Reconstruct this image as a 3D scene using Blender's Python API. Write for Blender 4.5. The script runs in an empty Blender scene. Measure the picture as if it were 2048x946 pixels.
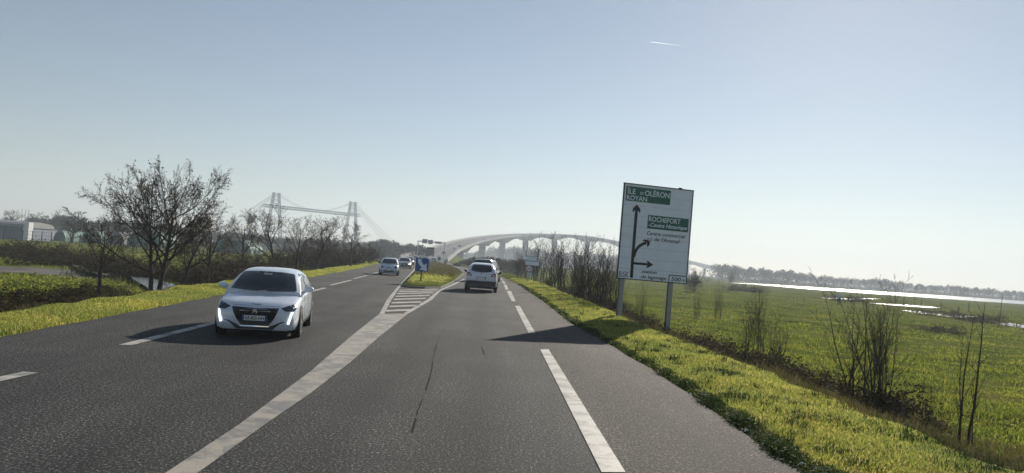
import bpy, bmesh, math, random
import numpy as np
from mathutils import Vector, Matrix
from mathutils.bvhtree import BVHTree

# ------------------------------------------------------------------ camera
scene = bpy.context.scene
FPX, CAMH = 1450.0, 1.85                    # focal length in photo pixels, eye height
PITCH, ROLL = math.radians(1.95), math.radians(4.0)
_f = Vector((0, math.cos(PITCH), math.sin(PITCH)))
_r0 = Vector((1, 0, 0))
_u0 = Vector((0, -math.sin(PITCH), math.cos(PITCH)))
CR = _r0 * math.cos(ROLL) + _u0 * math.sin(ROLL)
CU = -_r0 * math.sin(ROLL) + _u0 * math.cos(ROLL)
cam_d = bpy.data.cameras.new('camera')
cam = bpy.data.objects.new('camera', cam_d)
scene.collection.objects.link(cam)
cam_d.sensor_width = 36.0
cam_d.lens = FPX / 2048.0 * 36.0
cam_d.clip_start, cam_d.clip_end = 0.1, 80000.0
M = Matrix((CR, CU, -_f)).transposed().to_4x4()
M.translation = Vector((0, 0, CAMH))
cam.matrix_world = M
scene.camera = cam

# ------------------------------------------------------------------ world, sun, exposure
SUN_AZ, SUN_EL = math.radians(24.0), math.radians(25.0)     # azimuth to the right of the view
world = bpy.data.worlds.new('World')
scene.world = world
world.use_nodes = True
wn = world.node_tree
bg = wn.nodes['Background']
sky = wn.nodes.new('ShaderNodeTexSky')
sky.sky_type = 'NISHITA'
sky.sun_disc = False
sky.sun_elevation = SUN_EL
sky.sun_rotation = SUN_AZ
sky.altitude = 0.0
sky.air_density = 1.0
sky.dust_density = 0.10
sky.ozone_density = 1.0
hs = wn.nodes.new('ShaderNodeHueSaturation')
hs.inputs['Saturation'].default_value = 0.82
wn.links.new(sky.outputs[0], hs.inputs['Color'])
wn.links.new(hs.outputs[0], bg.inputs['Color'])
bg.inputs['Strength'].default_value = 0.05
sun_d = bpy.data.lights.new('sun', 'SUN')
sun_d.energy = 4.3
sun_d.angle = math.radians(0.6)
sun_d.color = (1.0, 0.91, 0.78)
sun = bpy.data.objects.new('sun', sun_d)
scene.collection.objects.link(sun)
SUN_DIR = Vector((math.sin(SUN_AZ) * math.cos(SUN_EL), math.cos(SUN_AZ) * math.cos(SUN_EL), math.sin(SUN_EL)))
sun.rotation_euler = SUN_DIR.to_track_quat('Z', 'Y').to_euler()
sun.location = (30, 60, 60)
vs = scene.view_settings
vs.view_transform = 'Standard'
vs.look = 'None'
vs.exposure = 0.68
vs.gamma = 1.0
vs.use_curve_mapping = False
scene.cycles.use_denoising = True
scene.cycles.max_bounces = 8
scene.cycles.transparent_max_bounces = 12
scene.cycles.volume_bounces = 1
scene.cycles.caustics_reflective = False
scene.cycles.caustics_refractive = False

COL = scene.collection
rnd = random.Random(7)

# ------------------------------------------------------------------ surveying helpers
def ray(px, py):
    return _f + CR * ((px - 1024) / FPX) - CU * ((py - 473) / FPX)
def ground_pt(px, py, z=0.0):
    d = ray(px, py)
    t = (z - CAMH) / d.z
    return Vector((d.x * t, d.y * t, z))
def at_depth(px, py, Y):
    d = ray(px, py)
    t = Y / d.y
    return Vector((d.x * t, Y, CAMH + d.z * t))
def to_px(p):
    q = Vector(p) - Vector((0, 0, CAMH))
    k = q.dot(_f)
    return 1024 + FPX * q.dot(CR) / k, 473 - FPX * q.dot(CU) / k

# ------------------------------------------------------------------ materials
def new_mat(name):
    m = bpy.data.materials.new(name)
    m.use_nodes = True
    nt = m.node_tree
    return m, nt, nt.nodes['Principled BSDF']
def N(nt, t, **kw):
    n = nt.nodes.new(t)
    for k, v in kw.items():
        setattr(n, k, v)
    return n
def noise_col(nt, scale, cols, detail=6.0, rough=0.6, coord='Object', stops=None, vec=None, dist=0.0):
    tc = N(nt, 'ShaderNodeTexCoord')
    no = N(nt, 'ShaderNodeTexNoise')
    no.inputs['Scale'].default_value = scale
    no.inputs['Detail'].default_value = detail
    no.inputs['Roughness'].default_value = rough
    no.inputs['Distortion'].default_value = dist
    nt.links.new(vec if vec else tc.outputs[coord], no.inputs['Vector'])
    cr = N(nt, 'ShaderNodeValToRGB')
    el = cr.color_ramp.elements
    stops = stops or [0.3 + 0.4 * i / (len(cols) - 1) for i in range(len(cols))]
    while len(el) < len(cols):
        el.new(0.5)
    for e, s, c in zip(el, stops, cols):
        e.position = s
        e.color = (*c, 1)
    nt.links.new(no.outputs['Fac'], cr.inputs['Fac'])
    return cr.outputs['Color'], no.outputs['Fac']
def mix(nt, a, b, fac, mode='MIX'):
    mx = N(nt, 'ShaderNodeMix', data_type='RGBA', blend_type=mode)
    for i, v in ((6, a), (7, b)):
        if isinstance(v, tuple):
            mx.inputs[i].default_value = (*v, 1)
        else:
            nt.links.new(v, mx.inputs[i])
    if isinstance(fac, (int, float)):
        mx.inputs[0].default_value = fac
    else:
        nt.links.new(fac, mx.inputs[0])
    return mx.outputs[2]
def bump(nt, bs, fac, strength, dist=0.01):
    b = N(nt, 'ShaderNodeBump')
    b.inputs['Strength'].default_value = strength
    b.inputs['Distance'].default_value = dist
    nt.links.new(fac, b.inputs['Height'])
    nt.links.new(b.outputs[0], bs.inputs['Normal'])
def plain(name, col, rough=0.5, metal=0.0, spec=0.5, vary=0.12, scale=6.0, coat=0.0):
    m, nt, bs = new_mat(name)
    c2 = tuple(max(0, c * (1 - vary)) for c in col)
    c3 = tuple(min(1, c * (1 + vary)) for c in col)
    c, f = noise_col(nt, scale, [c2, c3])
    nt.links.new(c, bs.inputs['Base Color'])
    bs.inputs['Roughness'].default_value = rough
    bs.inputs['Metallic'].default_value = metal
    bs.inputs['Specular IOR Level'].default_value = spec
    bs.inputs['Coat Weight'].default_value = coat
    bs.inputs['Coat Roughness'].default_value = 0.05
    return m
MAT = {}
def asphalt(name, lo, hi, tint):
    m, nt, bs = new_mat(name)
    c1, f1 = noise_col(nt, 36.0, [tuple(lo * t for t in tint), tuple(hi * t for t in tint), tuple(min(.6, hi * 11.0 * t) for t in tint)], detail=3.0, rough=0.9, stops=[.42, .56, .68])
    tc = N(nt, 'ShaderNodeTexCoord')
    mp = N(nt, 'ShaderNodeMapping')
    mp.inputs['Scale'].default_value = (0.9, 0.10, 1)
    mp.inputs['Rotation'].default_value = (0, 0, math.radians(-4))
    nt.links.new(tc.outputs['Object'], mp.inputs['Vector'])
    c2, f2 = noise_col(nt, 1.0, [(0.62, 0.62, 0.63), (1.32, 1.31, 1.28)], detail=5.0, vec=mp.outputs[0])
    c3, f3 = noise_col(nt, 0.35, [(0.72, 0.72, 0.73), (1.25, 1.25, 1.22)], detail=7.0)
    c = mix(nt, mix(nt, c1, c2, 1.0, 'MULTIPLY'), c3, 1.0, 'MULTIPLY')
    tk = N(nt, 'ShaderNodeAttribute', attribute_name='track')
    c = mix(nt, c, mix(nt, c, (0.66, 0.66, 0.68), 1.0, 'MULTIPLY'), tk.outputs['Fac'])
    nt.links.new(c, bs.inputs['Base Color'])
    bs.inputs['Roughness'].default_value = 0.85
    bs.inputs['Specular IOR Level'].default_value = 0.2
    bump(nt, bs, f1, 1.0, 0.012)
    return m
MAT['asphalt'] = asphalt('asphalt', 0.015, 0.040, (0.96, 1.0, 1.03))
MAT['shoulder'] = asphalt('shoulder_asphalt', 0.016, 0.041, (1.06, 0.98, 0.93))
MAT['island_asphalt'] = asphalt('island_asphalt', 0.012, 0.030, (1.12, 0.95, 0.88))
def paint_mat(name, col, worn, amount):
    m, nt, bs = new_mat(name)
    c1, f1 = noise_col(nt, 2.2, [worn, col], detail=9.0, rough=0.7, stops=[amount, amount + 0.16], dist=0.6)
    c2, f2 = noise_col(nt, 70.0, [(0.72, 0.72, 0.72), (1.1, 1.1, 1.1)], detail=3.0)
    nt.links.new(mix(nt, c1, c2, 1.0, 'MULTIPLY'), bs.inputs['Base Color'])
    bs.inputs['Roughness'].default_value = 0.65
    bump(nt, bs, f2, 0.4, 0.003)
    return m
MAT['paint'] = paint_mat('road_paint', (0.44, 0.43, 0.40), (0.17, 0.17, 0.16), 0.39)
MAT['paint_old'] = paint_mat('worn_road_paint', (0.36, 0.33, 0.28), (0.17, 0.17, 0.17), 0.40)
MAT['tar'] = plain('tar', (0.014, 0.014, 0.014), 0.95, spec=0.05)
def ground_mat():
    m, nt, bs = new_mat('meadow')
    c1, f1 = noise_col(nt, 0.22, [(0.045, 0.062, 0.016), (0.105, 0.13, 0.03), (0.17, 0.155, 0.06)], detail=9.0, rough=0.65)
    c2, f2 = noise_col(nt, 7.0, [(0.45, 0.45, 0.45), (1.5, 1.5, 1.4)], detail=6.0, rough=0.7)
    g = mix(nt, c1, c2, 1.0, 'MULTIPLY')
    at = N(nt, 'ShaderNodeAttribute', attribute_name='soil')
    s1, f3 = noise_col(nt, 3.0, [(0.030, 0.022, 0.014), (0.085, 0.066, 0.042)], detail=7.0)
    c = mix(nt, g, s1, at.outputs['Fac'])
    at2 = N(nt, 'ShaderNodeAttribute', attribute_name='gravel')
    s2, f4 = noise_col(nt, 0.5, [(0.09, 0.085, 0.085), (0.24, 0.23, 0.23)], detail=8.0)
    c = mix(nt, c, s2, at2.outputs['Fac'])
    nt.links.new(c, bs.inputs['Base Color'])
    bs.inputs['Roughness'].default_value = 0.9
    bs.inputs['Specular IOR Level'].default_value = 0.0
    bump(nt, bs, f2, 0.5, 0.05)
    return m
MAT['ground'] = ground_mat()
def leaf_mat(name, cols, trans=0.45, rough=0.6, glow=None, patch=0.45, spec=0.12):
    m, nt, bs = new_mat(name)
    ge = N(nt, 'ShaderNodeNewGeometry')
    cr = N(nt, 'ShaderNodeValToRGB')
    el = cr.color_ramp.elements
    while len(el) < len(cols):
        el.new(0.5)
    for i, (e, c) in enumerate(zip(el, cols)):
        e.position = i / max(1, len(cols) - 1)
        e.color = (*c, 1)
    nt.links.new(ge.outputs['Random Per Island'], cr.inputs['Fac'])
    c2, _ = noise_col(nt, patch, [(0.65, 0.75, 0.7), (1.25, 1.15, 1.0)], detail=5.0)
    col = mix(nt, cr.outputs['Color'], c2, 1.0, 'MULTIPLY')
    nt.links.new(col, bs.inputs['Base Color'])
    bs.inputs['Roughness'].default_value = rough
    bs.inputs['Specular IOR Level'].default_value = spec
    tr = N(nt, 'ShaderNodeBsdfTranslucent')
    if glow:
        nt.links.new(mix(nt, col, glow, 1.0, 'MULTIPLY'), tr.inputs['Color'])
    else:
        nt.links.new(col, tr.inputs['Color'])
    ms = N(nt, 'ShaderNodeMixShader')
    ms.inputs[0].default_value = trans
    nt.links.new(bs.outputs[0], ms.inputs[1])
    nt.links.new(tr.outputs[0], ms.inputs[2])
    nt.links.new(ms.outputs[0], nt.nodes['Material Output'].inputs['Surface'])
    return m
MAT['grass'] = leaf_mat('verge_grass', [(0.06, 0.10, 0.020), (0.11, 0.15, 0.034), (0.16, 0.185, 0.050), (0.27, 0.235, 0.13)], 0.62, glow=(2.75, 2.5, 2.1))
MAT['fringe'] = leaf_mat('dark_weeds', [(0.022, 0.05, 0.010), (0.04, 0.075, 0.014), (0.065, 0.085, 0.022)], 0.35)
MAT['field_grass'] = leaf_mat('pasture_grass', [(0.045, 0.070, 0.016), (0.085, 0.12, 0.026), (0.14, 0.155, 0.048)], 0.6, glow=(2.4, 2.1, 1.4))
MAT['dry_grass'] = leaf_mat('dry_grass', [(0.10, 0.085, 0.04), (0.17, 0.14, 0.07), (0.06, 0.085, 0.018)], 0.4)
MAT['bramble'] = leaf_mat('bramble_leaf', [(0.040, 0.036, 0.018), (0.065, 0.052, 0.026), (0.085, 0.055, 0.034), (0.050, 0.060, 0.020)], 0.22, rough=0.8, spec=0.03)
MAT['brown_leaf'] = leaf_mat('brown_leaf', [(0.07, 0.04, 0.018), (0.12, 0.075, 0.03), (0.20, 0.13, 0.03), (0.06, 0.055, 0.03)], 0.4)
MAT['yellow_leaf'] = leaf_mat('yellow_leaf', [(0.35, 0.24, 0.03), (0.45, 0.33, 0.06)], 0.5)
MAT['far_leaf'] = leaf_mat('far_foliage', [(0.030, 0.036, 0.018), (0.045, 0.050, 0.026), (0.060, 0.050, 0.034)], 0.2)
MAT['hedge_leaf'] = leaf_mat('hedge_leaf', [(0.045, 0.042, 0.022), (0.065, 0.056, 0.030), (0.080, 0.058, 0.036)], 0.25)
MAT['bark'] = plain('bark', (0.060, 0.052, 0.044), 0.9, vary=0.4, scale=9.0, spec=0.1)
MAT['bark_pale'] = plain('pale_bark', (0.085, 0.072, 0.056), 0.85, vary=0.35, scale=9.0, spec=0.15)
MAT['petal'] = plain('white_petal', (0.75, 0.75, 0.70), 0.6)
MAT['petal_yellow'] = plain('yellow_petal', (0.75, 0.55, 0.04), 0.6)
MAT['concrete'] = plain('concrete', (0.20, 0.20, 0.205), 0.8, vary=0.14, scale=0.35)
MAT['concrete_pale'] = plain('pale_concrete', (0.24, 0.24, 0.24), 0.75, vary=0.1, scale=0.5)
MAT['kerb_stone'] = plain('kerb_stone', (0.09, 0.085, 0.075), 0.85, vary=0.3, scale=3.0)
MAT['steel'] = plain('galvanised_steel', (0.30, 0.31, 0.32), 0.45, metal=0.5, vary=0.12)
MAT['steel_dark'] = plain('dark_steel', (0.07, 0.075, 0.08), 0.55, vary=0.2)
MAT['iron'] = plain('grey_iron', (0.05, 0.052, 0.055), 0.7, vary=0.15, scale=0.3)
MAT['white_metal'] = plain('white_metal', (0.72, 0.73, 0.73), 0.5, vary=0.06)
MAT['sign_white'] = plain('sign_white', (0.74, 0.82, 0.94), 0.55, vary=0.06, scale=2.2)  # white with the blue cast of open shade mixed into its colour
MAT['sign_black'] = plain('sign_black', (0.012, 0.012, 0.014), 0.5)
MAT['sign_green'] = plain('sign_green', (0.008, 0.115, 0.085), 0.5, vary=0.15)
MAT['sign_blue'] = plain('sign_blue', (0.012, 0.075, 0.33), 0.45, vary=0.1)
MAT['sign_red'] = plain('sign_red', (0.42, 0.02, 0.03), 0.5)
MAT['sign_back'] = plain('sign_back', (0.20, 0.22, 0.24), 0.6)
MAT['graffiti'] = plain('graffiti', (0.09, 0.03, 0.045), 0.6)
MAT['paint_white'] = plain('white_car_paint', (0.66, 0.73, 0.84), 0.25, vary=0.02, coat=1.0)  # white paint; sky reflection and cool shade tinted into the base colour
MAT['paint_silver'] = plain('silver_car_paint', (0.40, 0.43, 0.48), 0.3, metal=0.4, vary=0.02, coat=1.0)
MAT['paint_pale_blue'] = plain('pale_blue_car_paint', (0.50, 0.58, 0.70), 0.28, vary=0.02, coat=1.0)
MAT['paint_dark'] = plain('dark_car_paint', (0.018, 0.02, 0.026), 0.25, vary=0.05, coat=1.0)
MAT['paint_violet'] = plain('dark_violet_car_paint', (0.05, 0.05, 0.13), 0.28, vary=0.05, coat=1.0)
MAT['paint_red'] = plain('red_car_paint', (0.20, 0.02, 0.02), 0.28, vary=0.05, coat=1.0)
MAT['glass'] = plain('tinted_glass', (0.012, 0.016, 0.022), 0.06, spec=0.7, vary=0.3, scale=1.5)
MAT['rubber'] = plain('rubber', (0.014, 0.014, 0.014), 0.8, vary=0.3)
MAT['black_plastic'] = plain('black_plastic', (0.014, 0.015, 0.018), 0.45, vary=0.2)
MAT['chrome'] = plain('chrome', (0.75, 0.76, 0.78), 0.15, metal=1.0, vary=0.03)
MAT['rim'] = plain('alloy', (0.42, 0.43, 0.45), 0.3, metal=0.8, vary=0.06)
MAT['lamp_dark'] = plain('headlamp_glass', (0.03, 0.035, 0.05), 0.08, spec=0.8)
MAT['lamp_red'] = plain('tail_lamp', (0.16, 0.015, 0.02), 0.15, spec=0.6)
MAT['plate_blue'] = plain('plate_blue', (0.02, 0.07, 0.32), 0.4)
MAT['skin'] = plain('skin', (0.45, 0.28, 0.20), 0.6)
MAT['jacket'] = plain('pale_blue_jacket', (0.42, 0.52, 0.68), 0.8)
MAT['trousers'] = plain('dark_trousers', (0.02, 0.022, 0.03), 0.85)
MAT['shed_wall'] = plain('blue_grey_sheet', (0.16, 0.19, 0.26), 0.6, vary=0.12, scale=0.6)
MAT['shed_roof'] = plain('grey_sheet_roof', (0.24, 0.25, 0.26), 0.6, vary=0.1)
MAT['tunnel_green'] = plain('green_tarpaulin', (0.08, 0.17, 0.14), 0.8, vary=0.12, scale=0.3)
MAT['tunnel_white'] = plain('white_tarpaulin', (0.16, 0.18, 0.18), 0.8, vary=0.1, scale=0.3)
def emit(name, col, s):
    m, nt, bs = new_mat(name)
    bs.inputs['Base Color'].default_value = (0.8, 0.8, 0.8, 1)
    bs.inputs['Emission Color'].default_value = (*col, 1)
    bs.inputs['Emission Strength'].default_value = s
    return m
MAT['drl'] = emit('daytime_light', (1.0, 0.98, 0.92), 1.6)
MAT['drl_warm'] = emit('lit_headlamp', (1.0, 0.80, 0.62), 2.0)
MAT['indicator'] = emit('amber_light', (1.0, 0.45, 0.08), 2.5)
def water_mat():
    m, nt, bs = new_mat('water')
    tc = N(nt, 'ShaderNodeTexCoord')
    no = N(nt, 'ShaderNodeTexNoise')
    no.inputs['Scale'].default_value = 1.4
    no.inputs['Detail'].default_value = 5.0
    nt.links.new(tc.outputs['Object'], no.inputs['Vector'])
    bs.inputs['Base Color'].default_value = (0.10, 0.11, 0.10, 1)
    bs.inputs['Roughness'].default_value = 0.22
    bs.inputs['IOR'].default_value = 1.33
    bump(nt, bs, no.outputs['Fac'], 0.7, 0.3)
    return m
MAT['water'] = water_mat()

# ------------------------------------------------------------------ mesh helpers
def link(o, parent=None):
    COL.objects.link(o)
    if parent:
        o.parent = parent
    return o
def fast_mesh(name, verts, tris, mat=None, smooth=False):
    verts = np.asarray(verts, dtype=np.float32)
    tris = np.asarray(tris, dtype=np.int32)
    me = bpy.data.meshes.new(name)
    me.vertices.add(len(verts))
    me.vertices.foreach_set('co', verts.ravel())
    k = tris.shape[1]
    me.loops.add(tris.size)
    me.loops.foreach_set('vertex_index', tris.ravel())
    me.polygons.add(len(tris))
    me.polygons.foreach_set('loop_start', np.arange(0, tris.size, k, dtype=np.int32))
    if smooth:
        me.polygons.foreach_set('use_smooth', np.ones(len(tris), dtype=bool))
    me.update(calc_edges=True)
    if mat:
        me.materials.append(mat if not isinstance(mat, str) else MAT[mat])
    return me
def mobj(name, me, parent=None):
    return link(bpy.data.objects.new(name, me), parent)
class MB:
    def __init__(self):
        self.v, self.f = [], []
    def add(self, vs, fs):
        n = len(self.v)
        self.v += [tuple(p) for p in vs]
        self.f += [tuple(i + n for i in f) for f in fs]
        return self
    def box(self, c, s, rot=None):
        c = Vector(c)
        hs = Vector(s) / 2
        vs = []
        for dz in (-1, 1):
            for dx, dy in ((-1, -1), (1, -1), (1, 1), (-1, 1)):
                p = Vector((dx * hs.x, dy * hs.y, dz * hs.z))
                vs.append(c + (rot @ p if rot else p))
        return self.add(vs, [(3, 2, 1, 0), (4, 5, 6, 7), (0, 1, 5, 4), (1, 2, 6, 5), (2, 3, 7, 6), (3, 0, 4, 7)])
    def bar(self, a, b, r, r2=None, n=4):
        a, b = Vector(a), Vector(b)
        d = (b - a)
        if d.length < 1e-6:
            return self
        d.normalize()
        s = d.cross(Vector((0, 0, 1)))
        if s.length < 1e-3:
            s = d.cross(Vector((1, 0, 0)))
        s.normalize()
        t = d.cross(s)
        r2 = r if r2 is None else r2
        vs = [p + (s * math.cos(2 * math.pi * i / n + .785) + t * math.sin(2 * math.pi * i / n + .785)) * rr for p, rr in ((a, r), (b, r2)) for i in range(n)]
        fs = [(i, (i + 1) % n, n + (i + 1) % n, n + i) for i in range(n)]
        fs += [tuple(reversed(range(n))), tuple(range(n, 2 * n))]
        return self.add(vs, fs)
    def prism(self, poly, z0, z1):
        n = len(poly)
        vs = [(p[0], p[1], z0) for p in poly] + [(p[0], p[1], z1) for p in poly]
        fs = [tuple(reversed(range(n))), tuple(range(n, 2 * n))]
        fs += [(i, (i + 1) % n, n + (i + 1) % n, n + i) for i in range(n)]
        return self.add(vs, fs)
    def loft(self, rings, closed=True, caps=True):
        n = len(rings[0])
        vs = [p for r in rings for p in r]
        fs = []
        for k in range(len(rings) - 1):
            for i in range(n if closed else n - 1):
                j = (i + 1) % n
                fs.append((k * n + i, k * n + j, (k + 1) * n + j, (k + 1) * n + i))
        if caps:
            fs.append(tuple(reversed(range(n))))
            fs.append(tuple((len(rings) - 1) * n + i for i in range(n)))
        return self.add(vs, fs)
    def mesh(self, name, mat, smooth=False):
        me = bpy.data.meshes.new(name)
        me.from_pydata(self.v, [], self.f)
        me.materials.append(MAT[mat] if isinstance(mat, str) else mat)
        if smooth:
            me.shade_smooth()
        me.update()
        return me
    def build(self, name, mat, parent=None, smooth=False):
        return mobj(name, self.mesh(name, mat, smooth), parent)
def empty(name, loc=(0, 0, 0), rz=0.0):
    o = bpy.data.objects.new(name, None)
    COL.objects.link(o)
    o.location = loc
    o.rotation_euler = (0, 0, rz)
    o.empty_display_size = 0.3
    return o
def tag(o, label, cat=None, group=None, kind=None):
    if label:
        o['label'] = label
    if cat:
        o['category'] = cat
    if group:
        o['group'] = group
    if kind:
        o['kind'] = kind
    return o
def copy_tree(o, parent=None):
    c = o.copy()
    COL.objects.link(c)
    c.parent = parent
    for ch in o.children:
        copy_tree(ch, c)
    return c
def text_mesh(body, box, mat, name='lettering', parent=None, depth=0.004, bold=0.0, shear=0.0, y=0.0):
    """lettering standing in the local xz plane facing -y, fitted to box=(x0,x1,z0,z1)"""
    cu = bpy.data.curves.new(name, 'FONT')
    cu.body = body
    cu.extrude = 0.01
    cu.offset = bold
    cu.shear = shear
    cu.resolution_u = 3
    o = bpy.data.objects.new(name, cu)
    COL.objects.link(o)
    dg = bpy.context.evaluated_depsgraph_get()
    dg.update()
    me = bpy.data.meshes.new_from_object(o.evaluated_get(dg))
    bpy.data.objects.remove(o)
    bpy.data.curves.remove(cu)
    n = len(me.vertices)
    co = np.zeros(n * 3, dtype=np.float32)
    me.vertices.foreach_get('co', co)
    co = co.reshape(-1, 3)
    lo, hi = co.min(0), co.max(0)
    x0, x1, z0, z1 = box
    out = np.zeros_like(co)
    out[:, 0] = x0 + (co[:, 0] - lo[0]) / (hi[0] - lo[0]) * (x1 - x0)
    out[:, 2] = z0 + (co[:, 1] - lo[1]) / (hi[1] - lo[1]) * (z1 - z0)
    out[:, 1] = y - depth * (co[:, 2] - lo[2]) / (hi[2] - lo[2])
    me.vertices.foreach_set('co', out.ravel())
    me.materials.clear()
    me.materials.append(MAT[mat])
    me.update()
    return mobj(name, me, parent)
ORD = ['first', 'second', 'third', 'fourth', 'fifth', 'sixth', 'seventh', 'eighth', 'ninth', 'tenth', 'eleventh', 'twelfth', 'thirteenth', 'fourteenth', 'fifteenth', 'sixteenth']

# ------------------------------------------------------------------ terrain
RY = [-30, 0, 7, 12.4, 17.3, 24, 36, 50, 70, 95, 130, 200, 262, 300]
RX = [3.0, 3.0, 2.94, 2.85, 2.55, 2.05, 1.75, 1.15, 0.2, -1.8, -7.0, -15.5, -22.5, -27]
LY = [-30, 0, 12, 23.8, 45, 80, 109, 170, 262, 300]
LX = [-7.2, -7.4, -8.4, -9.7, -12.2, -16.2, -20.2, -28.5, -40.5, -45]
def XR(y): return np.interp(y, RY, RX)
def XL(y): return np.interp(y, LY, LX)
PD = [0, 0.12, 0.5, 1.3, 2.1, 2.6, 3.4, 5.0, 6.5, 9.0, 14.0]
PZ = [-0.02, 0.03, 0.06, 0.10, 0.08, -0.08, -0.42, -0.80, -0.95, -1.0, -1.10]
def ground_z(x, y):
    x, y = np.asarray(x, dtype=float), np.asarray(y, dtype=float)
    d = np.maximum(x - XR(y), (XL(y) - x) * 1.35)
    z = np.where(d <= 0, -0.06, np.interp(d, PD, PZ))
    k = np.clip((d - 0.3) / 2.0, 0, 1) * np.clip(1.3 - d / 160.0, 0.0, 1)
    z = z + k * (0.05 * np.sin(0.9 * x + 0.35 * y) * np.sin(0.52 * y - 0.3 * x) + 0.03 * np.sin(2.3 * y + 1.1 * x) + 0.02 * np.sin(3.9 * x - 2.7 * y))
    return z
def gz(x, y): return float(ground_z(x, y))
ds = np.concatenate([np.arange(0, 2.6, 0.13), np.arange(2.6, 8, 0.3), np.arange(8, 20, 1.0), np.arange(20, 60, 4), [65, 80, 100, 130, 170, 220, 300, 400, 550, 800, 1200, 1900]])
ys = np.concatenate([np.arange(-28, 2, 3.0), np.arange(2, 40, 0.33), np.arange(40, 90, 1.0), np.arange(90, 270, 5), [280, 300, 330, 370, 420, 500, 600, 750, 950, 1200, 1600, 2300]])
rows = []
for yv in ys:
    xl, xr = float(XL(yv)), float(XR(yv))
    rows.append(np.concatenate([xl - ds[::-1], [xl * .5 + xr * .5], xr + ds]))
GX = np.array(rows)
GY = np.repeat(ys[:, None], GX.shape[1], 1)
GZ = ground_z(GX, GY)
nr, nc = GX.shape
idx = np.arange(nr * nc).reshape(nr, nc)
quads = np.stack([idx[:-1, :-1], idx[:-1, 1:], idx[1:, 1:], idx[1:, :-1]], -1).reshape(-1, 4)
me = fast_mesh('ground', np.stack([GX, GY, GZ], -1).reshape(-1, 3), quads, 'ground', smooth=True)
D_edge = np.maximum(GX - XR(GY), XL(GY) - GX)
soil = np.clip(1 - np.abs(D_edge - 4.6) / 2.2, 0, 1) * 0.9 * (GY < 75)
soil = np.maximum(soil, np.clip(1 - np.abs(D_edge - 0.05) / 0.22, 0, 1) * 0.8)
at = me.attributes.new('soil', 'FLOAT', 'POINT')
at.data.foreach_set('value', soil.ravel().astype(np.float32))
gp = ground_pt(40, 537, -1.0)
gr = np.clip(1.4 - np.hypot((GX - gp.x) / 9.0, (GY - gp.y) / 4.5), 0, 1)
at = me.attributes.new('gravel', 'FLOAT', 'POINT')
at.data.foreach_set('value', gr.ravel().astype(np.float32))
o = mobj('ground', me)
tag(o, 'green marsh meadow sloping down from the road verges', kind='structure')

def sheet(name, left, right, ys_, z, mat, ncol=8):
    vs, fs = [], []
    for yv in ys_:
        a, b = float(left(yv)), float(right(yv))
        for i in range(ncol + 1):
            vs.append((a + (b - a) * i / ncol, yv, z))
    for r in range(len(ys_) - 1):
        for i in range(ncol):
            k = r * (ncol + 1) + i
            fs.append((k, k + 1, k + ncol + 2, k + ncol + 1))
    mb = MB()
    mb.add(vs, fs)
    return mb
ry = list(np.concatenate([np.arange(-28, 60, 1.5), np.arange(60, 263, 5), [263.0]]))
wob = lambda y: 0.04 * math.sin(1.7 * y) + 0.03 * math.sin(4.1 * y + 1)
road = sheet('road', lambda y: XL(y) + wob(y), lambda y: XR(y) + wob(y + 9), ry, 0.0, None, 90).build('road', 'asphalt')
co = np.array([v.co[:] for v in road.data.vertices])
dR, dL = XR(co[:, 1]) - co[:, 0], co[:, 0] - XL(co[:, 1])
tr = sum(np.exp(-((dR - k - .08 * np.sin(co[:, 1] * .13)) / .30) ** 2) for k in (3.0, 4.5)) + sum(np.exp(-((dL - k - .1 * np.sin(co[:, 1] * .11)) / .32) ** 2) for k in (2.9, 4.4))
road.data.attributes.new('track', 'FLOAT', 'POINT').data.foreach_set('value', (np.clip(tr, 0, 1) * .75).astype(np.float32))
tag(road, 'grey asphalt road forking round a grass island', kind='structure')
# dashed edge line of the right-hand lane (photo survey), and the browner hard shoulder beyond it
dash_px = [((1080, 699), (1097, 699), (1251, 946), (1203, 946)), ((1029.6, 612), (1039.5, 612), (1071, 667), (1057, 667)),
           ((1013, 582), (1021.6, 582), (1031.5, 603), (1023.7, 603)), ((1007.4, 569.4), (1013, 569.4), (1017, 579.5), (1011, 579.5)),
           ((1003, 561.5), (1008, 561.5), (1011.5, 568), (1006.8, 568)), ((995, 553.5), (1000, 553.2), (1006, 560.3), (1001.5, 560.8))]
cx = []
for q in dash_px:
    for a, b in ((q[0], q[1]), (q[3], q[2])):
        p = ground_pt((a[0] + b[0]) / 2, a[1])
        cx.append((p.y, p.x))
cx.sort()
SHY = [-28] + [c[0] for c in cx] + [110, 150]
SHX = [cx[0][1] - 0.1] + [c[1] for c in cx] + [-5.0, -10.0]
shl = lambda y: np.interp(y, SHY, SHX)
sh = sheet('shoulder', shl, lambda y: XR(y) + wob(y + 9) - 0.01, [v for v in ry if v < 112], 0.004, None, 3).build('road_shoulder', 'shoulder')
tag(sh, 'brownish asphalt shoulder beyond the dashed white line', kind='structure')

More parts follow.
